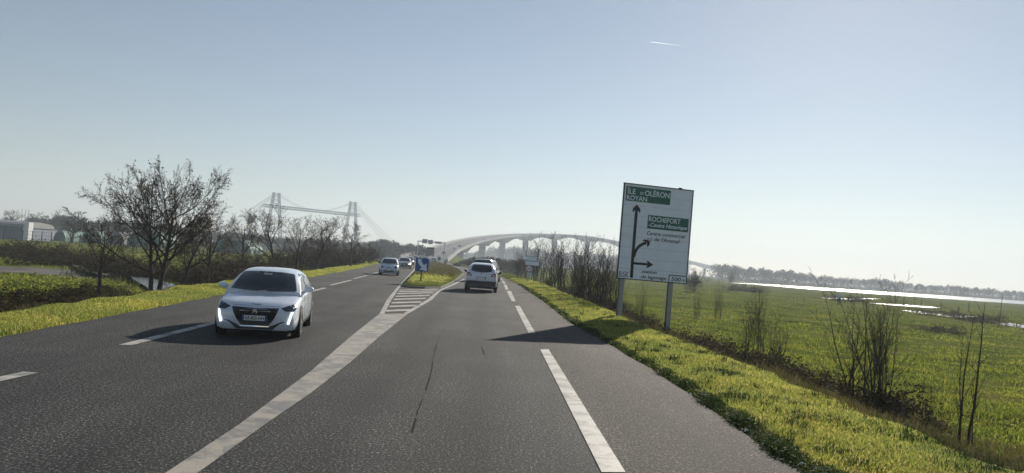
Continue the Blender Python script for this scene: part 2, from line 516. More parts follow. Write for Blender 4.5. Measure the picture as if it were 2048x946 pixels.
def flat_poly(name, pts, z, mat, thick=0.0):
    bm = bmesh.new()
    vs = [bm.verts.new((p[0], p[1], z)) for p in pts]
    f = bm.faces.new(vs)
    f.normal_update()
    if f.normal.z < 0:
        f.normal_flip()
    bmesh.ops.triangulate(bm, faces=bm.faces[:])
    me = bpy.data.meshes.new(name)
    bm.to_mesh(me)
    bm.free()
    me.materials.append(MAT[mat])
    return me
def mark(pix, mat='paint', z=0.008, name='road_marking', parent=road):
    return mobj(name, flat_poly(name, [ground_pt(*p) for p in pix], z, mat), parent)
for i, q in enumerate(dash_px):
    mark(q, name='lane_dash', z=0.009)
def line_strip(pix, w, name='lane_dash', mat='paint', z=0.009, parent=road):
    P = [ground_pt(*p) for p in pix]
    L, R = [], []
    for i, p in enumerate(P):
        d = (P[min(i + 1, len(P) - 1)] - P[max(i - 1, 0)]).normalized()
        s = Vector((d.y, -d.x, 0)) * w / 2
        L.append(p - s)
        R.append(p + s)
    return mobj(name, flat_poly(name, L + R[::-1], z, mat), parent)
for a, b in [((-45, 769), (62, 745.5)), ((250, 691), (432, 645)), ((616, 584.6), (650, 576)), ((661, 570.7), (703, 560.3)), ((707.6, 557.6), (735.4, 550.8)), ((738, 549), (756, 544.6))]:
    line_strip([a, b], 0.2)
# the long painted wedge before the island, its two arms and the cross bars
wl = [(300, 972), (333, 946), (475.6, 852), (622, 742.6), (702, 673), (759, 627.8)]
wr = [(816, 627.8), (757, 675), (702, 724), (622, 786.5), (527, 852), (397, 946), (365, 972)]
mark(wl + wr, 'paint_old', name='painted_wedge')
mark([(759, 627.8), (773.6, 600), (790.8, 579), (829, 537.6), (840, 526), (843, 526), (832, 537.6), (797.5, 578), (783, 600), (768.5, 627.8)], name='edge_line', z=0.0085)
mark([(816, 627.8), (864, 600), (880.5, 582.3), (907, 570.6), (930, 559), (928, 557.6), (905, 568.2), (877.5, 580.6), (853.5, 600), (806, 627.8)], name='edge_line', z=0.0085)
mark([(769, 627.4), (783.5, 599), (798, 577), (877, 580), (853, 600), (805.6, 627.4)], 'island_asphalt', z=0.004, name='hatched_ground')
for y0, x0, x1 in [(579.6, 799, 876), (583, 797, 873), (586.7, 794.5, 867), (592, 792, 860), (598, 788, 852), (605, 783.5, 843), (612.3, 778.5, 833), (621, 773, 821.5)]:
    h = 0.8 + (y0 - 579) * 0.022
    mark([(x0, y0 - h + 1), (x1, y0 - h - 1), (x1 - 1, y0 + h - 1), (x0 - 1, y0 + h + 1)], name='hatch_bar')
seam = [(893, 655), (880, 672), (872, 692), (868, 715), (862, 745), (852, 782), (838, 815), (830, 845), (823, 872)]
srng = random.Random(4)
fine = []
for (ax_, ay_), (bx_, by_) in zip(seam[:-1], seam[1:]):
    for q in range(4):
        fine.append((ax_ + (bx_ - ax_) * q / 4 + srng.uniform(-.8, .8), ay_ + (by_ - ay_) * q / 4))
for i0, i1, w_ in ((0, 6, .007), (7, 13, .010), (13, 21, .015), (22, 27, .011), (27, len(fine), .017)):
    line_strip(fine[i0:i1], w_, 'tar_seam', 'tar', 0.006)
line_strip([(963, 695), (966, 701), (969, 709)], 0.014, 'tar_spot', 'tar', 0.006)

# grass island
isl = [(803, 573), (828, 545), (840, 530), (851, 526), (876, 525), (900, 531), (918, 540), (927, 548), (917, 557), (902, 567.5), (882, 577), (850, 577.5), (818, 576)]
ip = [ground_pt(*p) for p in isl]
cen = sum(ip, Vector()) / len(ip)
dense = []
for i in range(len(ip)):
    a, b = ip[i], ip[(i + 1) % len(ip)]
    for k in range(6):
        dense.append(a.lerp(b, k / 6))
def inset(p, s):
    L = (p - cen).length
    return min(1 - .0 , {1.0: 1.0, 0.985: 1 - .10 / L, 0.965: 1 - .22 / L, 0.93: 1 - .5 / L}.get(s, s))
rings = []
for s, z in ((1.0, 0.0), (0.985, 0.10), (0.965, 0.11), (0.93, 0.16), (0.8, 0.26), (0.6, 0.33), (0.3, 0.36), (0.05, 0.36)):
    rings.append([tuple(cen + (p - cen) * inset(p, s) + Vector((0, 0, z))) for p in dense])
isle = MB().loft(rings[2:]).build('traffic_island', 'ground', smooth=True)
tag(isle, 'grass mound of the traffic island in the road fork', kind='structure')
MB().loft(rings[:3], caps=False).build('kerb', 'kerb_stone', isle)
def island_z(x, y):
    return 0.22
# ------------------------------------------------------------------ water
def water(pix, z, label, name='pond'):
    o = mobj(name, flat_poly(name, [ground_pt(p[0], p[1], z) for p in pix], z, 'water'))
    return tag(o, label, kind='structure')
water([(1440, 564.4), (1500, 568.5), (1600, 577), (1750, 588), (1900, 598.6), (2048, 608.6), (2250, 622), (2250, 616.5), (2048, 602.0), (1900, 591.5), (1750, 582.2), (1600, 572.5), (1500, 566.3)], -0.95, 'bright flooded river below the far wooded bank', 'river')
for pp, lb in [([(1640, 595), (1665, 595.8), (1695, 597), (1720, 596.6), (1745, 596.5), (1762, 597.6), (1735, 598), (1700, 599), (1662, 597.4)], 'flood pool beside the person standing in the marsh'),
               ([(1738, 606), (1780, 607.5), (1820, 610), (1850, 612), (1885, 615.5), (1860, 616), (1815, 613), (1775, 610)], 'long thin flood pool behind the marsh posts'),
               ([(1800, 620), (1835, 622), (1858, 625.5), (1890, 627), (1925, 631), (1962, 633), (1945, 636.5), (1905, 634), (1870, 630), (1835, 626.5)], 'broken flood pool between the dark marsh bushes'),
               ([(1975, 641), (2015, 645), (2048, 650), (2120, 660), (2090, 662), (2040, 655), (2000, 649)], 'flood pool at the right edge of the marsh')]:
    water(pp, -0.97, lb, 'flood_pool')
water([(258, 551), (272, 551.5), (286, 553.5), (300, 555), (313, 559), (326, 564), (340, 566.5), (356, 569), (370, 573.5), (362, 578), (345, 580), (328, 583), (312, 583.5), (300, 580), (292, 573), (280, 566), (266, 558)], -0.86, 'ditch water behind the big bare tree', 'ditch_water')
water([(140, 528.5), (152, 529.5), (168, 533), (184, 535.5), (200, 540), (216, 543), (222, 547), (214, 550.5), (198, 548.5), (184, 545), (170, 541), (156, 535)], -0.86, 'narrow ditch water beside the gravel yard', 'ditch_water')

# ------------------------------------------------------------------ road viaduct over the river
vnodes = [at_depth(850, 520.6, 262)]
for px, py, D in [(871, 509.5, 340), (893, 498.5, 420), (931, 485.5, 520), (966, 478, 600), (1014, 472.5, 690), (1060, 470, 760), (1110, 470, 830), (1165, 473.5, 890), (1232, 485, 955), (1300, 501.5, 1050), (1375, 523, 1180), (1461, 541, 1400), (1540, 556, 1700)]:
    vnodes.append(at_depth(px, py, D))
vnodes[0].z = 0.05
vnodes[0].x = float(XR(262) + XL(262)) / 2
def catmull(P, n):
    out = []
    for i in range(len(P) - 1):
        p0, p1, p2, p3 = P[max(i - 1, 0)], P[i], P[i + 1], P[min(i + 2, len(P) - 1)]
        for k in range(n):
            t = k / n
            out.append(0.5 * ((2 * p1) + (p2 - p0) * t + (2 * p0 - 5 * p1 + 4 * p2 - p3) * t * t + (3 * p1 - p0 - 3 * p2 + p3) * t ** 3))
    out.append(P[-1])
    return out
vpath = catmull(vnodes, 12)
vdir = [(vpath[min(i + 1, len(vpath) - 1)] - vpath[max(i - 1, 0)]).normalized() for i in range(len(vpath))]
vside = [Vector((d.y, -d.x, 0)).normalized() for d in vdir]           # to the right of travel
HW = 8.6
stn = [0.0]
for i in range(1, len(vpath)):
    stn.append(stn[-1] + (vpath[i] - vpath[i - 1]).length)
redge_px = [to_px(p + s * HW)[0] for p, s in zip(vpath, vside)]
pier_i = []
for target in (947, 985, 1024, 1068, 1124, 1187, 1262, 1345):
    pier_i.append(min(range(20, len(vpath)), key=lambda i: abs(redge_px[i] - target)))
pier_s = [stn[i] for i in pier_i]
first = pier_s[0] - (pier_s[1] - pier_s[0])
pier_s = [first] + pier_s + [pier_s[-1] + 90, pier_s[-1] + 180, pier_s[-1] + 270]
def depth_at(s):
    if s < pier_s[0] - 60:
        return 2.2
    for a, b in zip(pier_s[:-1], pier_s[1:]):
        if a <= s <= b:
            t = abs((s - a) / (b - a) - 0.5) * 2
            return 2.3 + 3.4 * t ** 2.2
    return 3.0
viaduct = empty('viaduct', vpath[0])
tag(viaduct, 'long curved concrete road viaduct with arched spans rising over the river', 'bridge')
def vloc(p):
    return Vector(p) - vpath[0]
mb = MB()
rings = []
for i, (p, s) in enumerate(zip(vpath, vside)):
    d = depth_at(stn[i])
    pr = [(-HW, 0.0), (HW, 0.0), (HW + .05, -0.55), (HW - 2.6, -0.9), (HW - 3.6, -d), (-HW + 3.6, -d), (-HW + 2.6, -0.9), (-HW - .05, -0.55)]
    rings.append([vloc(p + s * a + Vector((0, 0, b))) for a, b in pr])
# resample finer so that the arches read as curves
mb.loft(rings)
mb.build('girder', 'concrete', viaduct)
def ribbon(a0, a1, z0, z1, name, mat, i0=0, i1=None):
    i1 = i1 or len(vpath)
    rr = []
    for p, s in list(zip(vpath, vside))[i0:i1]:
        rr.append([vloc(p + s * a0 + Vector((0, 0, z0))), vloc(p + s * a1 + Vector((0, 0, z0))), vloc(p + s * a1 + Vector((0, 0, z1))), vloc(p + s * a0 + Vector((0, 0, z1)))])
    return MB().loft(rr).build(name, mat, viaduct)
ribbon(-HW + .5, HW - .5, 0.004, 0.03, 'carriageway', 'asphalt')
for sgn in (-1, 1):
    ribbon(sgn * HW - .25, sgn * HW + .25, -0.3, 0.95, 'parapet', 'concrete_pale', i0=1)
    ribbon(sgn * HW - .06, sgn * HW + .06, 1.25, 1.4, 'hand_rail', 'steel', i0=1)
    ribbon(sgn * (HW - 1.3) - .12, sgn * (HW - 1.3) + .12, 0.034, 0.05, 'edge_line', 'paint')
ribbon(-.12, .12, 0.034, 0.05, 'centre_line', 'paint')
def on_path(s):
    i = max(0, min(len(stn) - 2, int(np.searchsorted(stn, s)) - 1))
    t = (s - stn[i]) / max(1e-6, stn[i + 1] - stn[i])
    return vpath[i].lerp(vpath[i + 1], t), vdir[i], vside[i]
for s in pier_s:
    if s > stn[-1] - 5:
        continue
    p, d, sd = on_path(s)
    rot = Matrix((sd, Vector((d.x, d.y, 0)).normalized(), Vector((0, 0, 1)))).transposed()
    zt = p.z - depth_at(s) - 0.4
    if zt < 0.5:
        continue
    b = MB().box(vloc((p.x, p.y, (zt - 1.4) / 2)), (5.4, 2.8, zt + 1.4), rot)
    pier = b.build('pier', 'concrete', viaduct)
    MB().box(vloc((p.x, p.y, zt + 0.2)), (4.4, 2.4, 0.42), rot).build('bearing', 'concrete_pale', pier)
# approach embankment
rr = []
for i, (p, s) in enumerate(zip(vpath, vside)):
    if stn[i] > pier_s[0] - 20:
        break
    e = max(0.3, (p.z + 1.1) * 2.0)
    rr.append([p + s * -(HW + e) + Vector((0, 0, -1.25 - p.z)), p + s * -(HW + .3) + Vector((0, 0, -.45)), p + s * (HW + .3) + Vector((0, 0, -.45)), p + s * (HW + e) + Vector((0, 0, -1.25 - p.z))])
emb = MB().loft(rr, closed=False, caps=False).build('embankment', 'ground')
tag(emb, 'grassy embankment carrying the road up to the viaduct', kind='structure')

# ------------------------------------------------------------------ old transporter bridge
T1, T2 = at_depth(553, 388, 920), at_depth(706, 405, 990)
T1.z = T2.z = 0.0
ax = (T2 - T1)
SPAN = ax.length
ax.normalize()
nx = Vector((-ax.y, ax.x, 0))
tb = empty('transporter_bridge', T1)
tag(tb, 'iron transporter bridge with two lattice towers and a high truss span', 'bridge')
TH, DK = 66.0, 48.5
def tloc(a, b, z):
    return ax * a + nx * b + Vector((0, 0, z - 0.0))
for k, off in enumerate((0.0, SPAN)):
    m = MB()
    for sg in (-1, 1):                       # two lattice legs splayed along the view's width
        def corner(ca, cb, z):
            t = z / TH
            ccx = sg * (10.5 * (1 - t) + 3.6 * t)
            hw = 2.0 * (1 - t) + 1.05 * t
            return tloc(off + ccx + ca * hw, cb * hw + 0, z)
        lv = [-2 + i * (TH + 2) / 11 for i in range(12)]
        for z0, z1 in zip(lv[:-1], lv[1:]):
            for ca, cb in ((-1, -1), (1, -1), (1, 1), (-1, 1)):
                m.bar(corner(ca, cb, z0), corner(ca, cb, z1), 0.36)
            for (a, b), (c, d) in (((-1, -1), (1, -1)), ((1, -1), (1, 1)), ((1, 1), (-1, 1)), ((-1, 1), (-1, -1))):
                m.bar(corner(a, b, z0), corner(c, d, z1), 0.17)
                m.bar(corner(c, d, z0), corner(a, b, z1), 0.17)
                m.bar(corner(a, b, z1), corner(c, d, z1), 0.13)
    for z in (52, 57, 62):
        t = z / TH
        c = 10.5 * (1 - t) + 3.6 * t
        for b in (-1.6, 1.6):
            m.bar(tloc(off - c, b, z), tloc(off + c, b, z + 4), 0.22)
            m.bar(tloc(off + c, b, z), tloc(off - c, b, z + 4), 0.22)
            m.bar(tloc(off - c, b, z), tloc(off + c, b, z), 0.25)
    tw = m.build('tower', 'iron', tb)
    cap = MB()
    for sg in (-1, 1):
        cap.box(tloc(off + sg * 3.6, 0, TH + .8), (3.6, 3.6, 1.8))
    cap.box(tloc(off, 0, TH + .3), (8, 2, .7), Matrix((ax, nx, Vector((0, 0, 1)))).transposed())
    cap.build('tower_cap', 'steel_dark', tw)
m = MB()
a0, a1 = -16.0, SPAN + 11.0
for b in (-4, 4):
    for z in (DK, DK + 3.0):
        m.bar(tloc(a0, b, z), tloc(a1, b, z), 0.60)
    n = 34
    for i in range(n):
        u, v = a0 + (a1 - a0) * i / n, a0 + (a1 - a0) * (i + 1) / n
        m.bar(tloc(u, b, DK), tloc(v, b, DK + 3), 0.14)
        m.bar(tloc(v, b, DK), tloc(u, b, DK + 3), 0.18)
        m.bar(tloc(u, b, DK), tloc(u, b, DK + 3), 0.18)
for i in range(35):
    u = a0 + (a1 - a0) * i / 34
    m.bar(tloc(u, -4, DK), tloc(u, 4, DK), 0.25)
m.add([tloc(a0, -4, DK + .2), tloc(a1, -4, DK + .2), tloc(a1, 4, DK + .2), tloc(a0, 4, DK + .2), tloc(a0, -4, DK - .2), tloc(a1, -4, DK - .2), tloc(a1, 4, DK - .2), tloc(a0, 4, DK - .2)], [(0, 1, 2, 3), (7, 6, 5, 4), (0, 4, 5, 1), (1, 5, 6, 2), (2, 6, 7, 3), (3, 7, 4, 0)])
m.build('truss_span', 'iron', tb)
for b in (-3.2, 3.2):
    for (p, q, sag) in [((-3, b, TH), (-92, b * 1.6, 0), 2), ((-3, b, TH - 3), (-78, b * 1.6, 0), 2), ((SPAN + 3, b, TH), (SPAN + 92, b * 1.6, 0), 2), ((SPAN + 3, b, TH - 3), (SPAN + 78, b * 1.6, 0), 2)]:
        m = MB()
        P, Q = tloc(*p), tloc(*q)
        pts = [P.lerp(Q, i / 8) - Vector((0, 0, sag * 4 * (i / 8) * (1 - i / 8))) for i in range(9)]
        for u, v in zip(pts[:-1], pts[1:]):
            m.bar(u, v, 0.24)
        m.build('stay_cable', 'steel_dark', tb)
    for s0, s1 in ((3, SPAN * .40), (SPAN - 3, SPAN * .60)):
        for end in (1.0, 0.82):
            m = MB()
            P, Q = tloc(s0, b, TH), tloc(s0 + (s1 - s0) * end, b, DK + 3)
            pts = [P.lerp(Q, i / 8) - Vector((0, 0, 2.4 * 4 * (i / 8) * (1 - i / 8) * .6)) for i in range(9)]
            for u, v in zip(pts[:-1], pts[1:]):
                m.bar(u, v, 0.12)
            m.build('suspension_cable', 'steel_dark', tb)

# ------------------------------------------------------------------ big direction sign
LP = at_depth(1249, 637, 27.0)
S_TL, S_TR, S_BL, S_BR = at_depth(1243, 369.5, 26.6), at_depth(1381.5, 377, 27.2), at_depth(1233.5, 559.5, 26.6), at_depth(1371.5, 564, 27.2)
sx = (S_TR - S_TL + S_BR - S_BL) / 2
SW = sx.length
SH = ((S_TL - S_BL).length + (S_TR - S_BR).length) / 2
yaw = math.atan2(sx.y, sx.x)
sc_ = (S_TL + S_TR + S_BL + S_BR) / 4
zb = sc_.z - SH / 2
sgn = empty('direction_sign', (sc_.x, sc_.y, gz(sc_.x, sc_.y)), yaw)
sgn.rotation_euler = (0, math.radians(0.9), yaw)
tag(sgn, 'large white direction sign with green place-name boxes and black arrows', 'road sign')
Z0 = zb - sgn.location.z
def S(s, t):          # panel fractions to local x,z
    return -SW / 2 + s * SW, Z0 + SH * (1 - t)
NP = 9
for i in range(NP):
    h = SH / NP
    MB().box((0, 0, Z0 + h * (i + .5)), (SW, 0.035, h - 0.006)).build('plank', 'sign_white', sgn)
MB().box((0, 0.012, Z0 + SH / 2), (SW - .02, 0.012, SH - .02)).build('backing', 'sign_back', sgn)
fr = MB()
bw = 0.035
for c, s_ in (((0, 0, Z0 + SH), (SW + .06, 0.07, bw)), ((0, 0, Z0), (SW + .06, 0.07, bw)), ((-SW / 2, 0, Z0 + SH / 2), (bw, 0.07, SH - bw)), ((SW / 2, 0, Z0 + SH / 2), (bw, 0.07, SH - bw))):
    fr.box(c, s_)
fr.box((SW * 0.31, 0, Z0 + SH + .035), (.13, .05, .04))
fr.build('frame', 'sign_black', sgn)
for s0, gzp in ((0.085, None), (0.79, None)):
    x = -SW / 2 + s0 * SW
    wx, wy = sc_.x + math.cos(yaw) * x, sc_.y + math.sin(yaw) * x
    bz = gz(wx, wy) - 0.25 - sgn.location.z
    m = MB()
    zt = Z0 + SH - 0.1
    for yy in (0.05, 0.19):
        m.box((x, yy, (bz + zt) / 2), (0.17, 0.012, zt - bz))
    m.box((x, 0.12, (bz + zt) / 2), (0.012, 0.128, zt - bz))
    m.build('post', 'steel', sgn)
FY = -0.0175
def plate(s0, s1, t0, t1, mat, name, y=FY - .003, th=0.006):
    (x0, z0), (x1, z1) = S(s0, t0), S(s1, t1)
    return MB().box(((x0 + x1) / 2, y, (z0 + z1) / 2), (x1 - x0, th, z0 - z1)).build(name, mat, sgn)
def poly_plate(pts, mat, name, y=FY - .002, th=0.006, parent=sgn):
    n = len(pts)
    P = [S(*p) for p in pts]
    ar = sum(P[i][0] * P[(i + 1) % n][1] - P[(i + 1) % n][0] * P[i][1] for i in range(n))
    if ar < 0:
        P = P[::-1]
    vs = [(x, y - th / 2, z) for x, z in P] + [(x, y + th / 2, z) for x, z in P]
    fs = [tuple(range(n)), tuple(reversed(range(n, 2 * n)))] + [(i, n + i, n + (i + 1) % n, (i + 1) % n) for i in range(n)]
    return MB().add(vs, fs).build(name, mat, parent)
g1 = plate(.030, .672, .028, .182, 'sign_green', 'place_name_board')
g2 = plate(.370, .965, .308, .452, 'sign_green', 'place_name_board')
YT = FY - .0065
def txt(body, s0, s1, t0, t1, mat, bold=0.012, shear=0.0, parent=sgn):
    (x0, z1), (x1, z0) = S(s0, t0), S(s1, t1)
    return text_mesh(body, (x0, x1, z0, z1), mat, 'lettering', parent, 0.004, bold, shear, YT if mat != 'sign_black' else FY - .001)
txt('ÎLE', .045, .165, .036, .108, 'sign_white', parent=g1)
txt("D'", .235, .290, .075, .105, 'sign_white', parent=g1)
txt('OLÉRON', .300, .655, .038, .112, 'sign_white', parent=g1)
txt('ROYAN', .045, .335, .122, .174, 'sign_white', parent=g1)
txt('ROCHEFORT', .385, .845, .322, .375, 'sign_white', parent=g2)
txt('-Centre Historique', .385, .950, .388, .444, 'sign_white', .016, .25, g2)
txt('Centre commercial', .372, .935, .480, .520, 'sign_black', .010, .25)
txt("z.i. de l'Arsenal", .372, .860, .538, .580, 'sign_black', .010, .25)
txt('station', .340, .555, .892, .925, 'sign_black', .013, .2)
txt('de lagunage', .335, .705, .944, .990, 'sign_black', .013, .2)
txt('500', .775, .915, .940, .982, 'sign_black', .012, .1)
txt('m', .930, .975, .958, .980, 'sign_black', .006, .1)
txt('BïSK', .018, .155, .925, .985, 'sign_black', -.004, .15).data.materials[0] = MAT['graffiti']
poly_plate([(.735, .918), (.985, .918), (.985, .927), (.748, .927), (.748, .985), (.735, .985)], 'sign_black', 'distance_box')
# arrows
poly_plate([(.178, .255), (.218, .255), (.218, .76), (.222, .985), (.180, .985), (.176, .76)], 'sign_black', 'straight_arrow')
poly_plate([(.198, .212), (.252, .258), (.252, .300), (.198, .258), (.144, .300), (.144, .258)], 'sign_black', 'arrow_head')
cv = []
for i in range(9):
    t = i / 8
    cv.append((0.215 * (1 - t) ** 2 + 2 * .225 * t * (1 - t) + .375 * t * t, .765 * (1 - t) ** 2 + 2 * .64 * t * (1 - t) + .605 * t * t))
L_, R_ = [], []
for i, (a, b) in enumerate(cv):
    a2, b2 = cv[min(i + 1, 8)][0] - cv[max(i - 1, 0)][0], (cv[min(i + 1, 8)][1] - cv[max(i - 1, 0)][1]) * SH / SW
    ln = math.hypot(a2, b2)
    L_.append((a + b2 / ln * .019, b - a2 / ln * .019 * SW / SH))
    R_.append((a - b2 / ln * .019, b + a2 / ln * .019 * SW / SH))
poly_plate(L_ + R_[::-1], 'sign_black', 'curved_arrow', y=FY - .0025)
poly_plate([(.430, .588), (.345, .568), (.318, .588), (.382, .598), (.392, .648), (.418, .630)], 'sign_black', 'arrow_head', y=FY - .003)
poly_plate([(.218, .818), (.440, .818), (.440, .843), (.218, .843)], 'sign_black', 'turn_arrow', y=FY - .003)
poly_plate([(.500, .830), (.425, .796), (.395, .796), (.430, .830), (.395, .866), (.425, .866)], 'sign_black', 'arrow_head', y=FY - .0025)

# ------------------------------------------------------------------ small signs
def rect(c, w, h, th, mat, name, parent, y=0.0):
    return MB().box((c[0], y, c[1]), (w, th, h)).build(name, mat, parent)
def sx_poly(pts, y, th, mat, name, parent):
    n = len(pts)
    ar = sum(pts[i][0] * pts[(i + 1) % n][1] - pts[(i + 1) % n][0] * pts[i][1] for i in range(n))
    if ar < 0:
        pts = pts[::-1]
    vs = [(x, y - th / 2, z) for x, z in pts] + [(x, y + th / 2, z) for x, z in pts]
    return MB().add(vs, [tuple(range(n)), tuple(reversed(range(n, 2 * n)))] + [(i, n + i, n + (i + 1) % n, (i + 1) % n) for i in range(n)]).build(name, mat, parent)
def disc(cxx, cz, r, n=24):
    return [(cxx + r * math.cos(2 * math.pi * i / n), cz + r * math.sin(2 * math.pi * i / n)) for i in range(n)]
b = ground_pt(840, 569)
bs_ = empty('keep_right_sign', (b.x, b.y, 0.1))
tag(bs_, 'square blue sign with a white diagonal arrow at the tip of the grass island', 'road sign')
bs_.rotation_euler = (0, math.radians(1.0), 0)
k = 0.83
zc = 0.72 + k / 2
rect((0.02, zc), k, k, 0.03, 'sign_blue', 'panel', bs_)
sx_poly([(-.29 + .02, zc + .36), (-.05, zc + .36), (-.02, zc + .18), (.14, zc - .02), (.27, zc + .11), (.36, zc - .36), (-.12, zc - .30), (.02, zc - .16), (-.13, zc - .04), (-.25, zc + .12)], -.019, .008, 'sign_white', 'arrow', bs_)
MB().box((0.02, 0.05, (zc + .3 - .3) / 2), (.085, .06, zc + .3 + .3)).build('post', 'steel_dark', bs_)

b = at_depth(1056, 560, 66)
x50, y50 = b.x, b.y
s5 = empty('speed_limit_sign', (x50, y50, gz(x50, y50)))
s5.rotation_euler = (0, math.radians(1.0), 0)
tag(s5, 'round red-rimmed 50 speed limit sign with an arrow plate below', 'road sign')
def zoff(py, px=1056): return at_depth(px, py, 66).z - gz(x50, y50)
zc = zoff(537)
sx_poly(disc(0, zc, .33), 0, .02, 'sign_red', 'rim', s5)
sx_poly(disc(0, zc, .25), -.014, .012, 'sign_white', 'face', s5)
text_mesh('50', (-.17, .17, zc - .11, zc + .11), 'sign_black', 'lettering', s5, .004, .012, 0, -.021)
zp = zoff(549)
rect((0.03, zp), .32, .36, .02, 'sign_white', 'arrow_plate', s5)
sx_poly([(-.05, zp + .11), (-.09, zp + .07), (.06, zp - .05), (0.0, zp - .09), (.14, zp - .12), (.14, zp + .02), (.10, zp - .02)], -.012, .006, 'sign_black', 'arrow', s5)
MB().bar((0, .04, -.3), (0, .04, zc + .3), .04, n=8).build('post', 'steel', s5)
d2 = at_depth(1061, 560, 67.5)
ds_ = empty('arrow_board_sign', (d2.x, d2.y, gz(d2.x, d2.y)))
ds_.rotation_euler = (0, math.radians(1.5), 0)
tag(ds_, 'pair of stacked pale direction boards above the round 50 sign', 'road sign')
def zo2(py): return at_depth(1061, py, 67.5).z - gz(d2.x, d2.y)
for py, h in ((517.5, .40), (526.5, .38)):
    z = zo2(py)
    pl = rect((0, z), 1.25, h, .03, 'sign_white', 'board', ds_)
    f_ = MB()
    for zz in (z - h / 2, z + h / 2):
        f_.box((0, -.004, zz), (1.27, .035, .025))
    f_.build('trim', 'sign_black', pl)
z = zo2(517.5)
sx_poly([(.36, z - .13), (.41, z - .15), (.50, z - .02), (.55, z - .07), (.56, z + .13), (.36, z + .10), (.43, z + .05)], -.019, .006, 'sign_black', 'arrow', ds_)
for xx in (-.35, .35):
    MB().bar((xx, .05, -.4), (xx, .05, zo2(514)), .035, n=8).build('post', 'steel', ds_)

# backs of the signs beyond the island, the board, and the gantry
def back_sign(px, py, rpx, D, label):
    c = at_depth(px, py, D)
    r = rpx / FPX * D
    e = empty('round_sign', (c.x, c.y, 0.0))
    tag(e, label, 'road sign')
    sx_poly(disc(0, c.z, r), 0, .03, 'sign_back', 'disc', e)
    MB().bar((0, .04, -.3 if D > 140 or px < 800 else 0), (0, .04, c.z + r * .6), .045, n=6).build('post', 'steel_dark', e)
    if px < 800:
        e.location.z = gz(c.x, c.y)
        for ch in e.children:
            ch.location.z = -e.location.z if ch.name.startswith('disc') else 0
back_sign(878.3, 517.3, 3.8, 150, 'taller dark round sign on a post beyond the grass island')
back_sign(890.8, 525.0, 3.1, 140, 'low dark round sign standing just right of the taller round one')
back_sign(769.5, 516.5, 4.2, 105, 'grey round sign on the left verge beyond the small hatchback')
c = at_depth(861, 502.5, 175)
e = empty('information_board', (c.x, c.y, 0.0))
tag(e, 'grey square information board with a dark top band over the traffic', 'road sign')
w = 15.5 / FPX * 175
bd = rect((0, c.z), w, w, .08, 'sign_back', 'panel', e)
rect((0, c.z + w * .40), w + .01, w * .18, .09, 'steel_dark', 'top_band', bd)
for xx in (-.5, .5):
    MB().bar((xx, .1, -.3), (xx, .1, c.z), .08, n=6).build('post', 'steel', e)
g0, g1_ = at_depth(836.5, 482, 290), at_depth(890, 486, 290)
ga = empty('sign_gantry', (g0.x, g0.y, 0.5))
tag(ga, 'grey overhead gantry with three sign boards in front of the viaduct', 'gantry')
gw, gh = g1_.x - g0.x, g0.z - 0.5
for xx in (0, gw):
    MB().box((xx, 0, gh / 2 - .8), (.32, .32, gh + 1.9)).build('post', 'steel', ga)
MB().box((gw / 2, 0, gh), (gw + .6, .35, .35)).build('cross_beam', 'steel', ga)
for px0, px1, dz, h in ((844.5, 855, .1, 1.7), (856.5, 866, -.1, 1.7), (870, 883, -.1, .9)):
    xa, xb = at_depth(px0, 483, 290).x - g0.x, at_depth(px1, 483, 290).x - g0.x
    rect(((xa + xb) / 2, gh + dz), xb - xa, h, .15, 'sign_back', 'sign_board', ga, y=-.3)

# ------------------------------------------------------------------ left background: shed, tunnels, fence, poles
LZ = -1.1
def at_g(px, D):
    p = at_depth(px, 470, D)
    return Vector((p.x, p.y, LZ))
sh0, sh1 = at_g(-60, 165), at_g(40, 165)
shed = empty('shed', ((sh0.x + sh1.x) / 2, 171, LZ - .1))
tag(shed, 'grey blue shed with a curved sheet roof at the edge of the yard', 'shed')
w = sh1.x - sh0.x
hh = at_depth(20, 441, 165).z - LZ
MB().box((0, 0, hh * .36), (w, 11, hh * .72)).build('wall', 'shed_wall', shed)
prof = [(-5.9, hh * .70), (-5.6, hh * .86), (-4.4, hh * .96), (0, hh * 1.04), (4.4, hh * .96), (5.6, hh * .86), (5.9, hh * .70)]
MB().loft([[(xx, a, b) for a, b in prof] for xx in (-w / 2 - .2, w / 2 + .2)]).build('roof', 'shed_roof', shed)
for i in range(9):
    MB().box((-w / 2 + .6 + (w - 1.2) * i / 8, -5.55, hh * .35), (.16, .12, hh * .7)).build('rib', 'shed_roof', shed)
MB().box((w / 2 + .75, -4.6, hh * .5), (1.3, 1.6, hh * 1.0)).build('end_column', 'white_metal', shed)
for i, (px, top) in enumerate([(40, 417), (47, 418.5), (53, 419)]):
    p = at_g(px, 178)
    o = MB().bar((0, 0, -.2), (0, 0, at_depth(px, top, 178).z - LZ), .10, .05, n=6).build('flag_pole', 'steel')
    o.location = p
    tag(o, ['tall bare pole nearest the curved-roof shed', 'middle bare pole of the three behind the shed', 'tall bare pole farthest from the curved-roof shed'][i], 'pole', 'poles behind the shed')
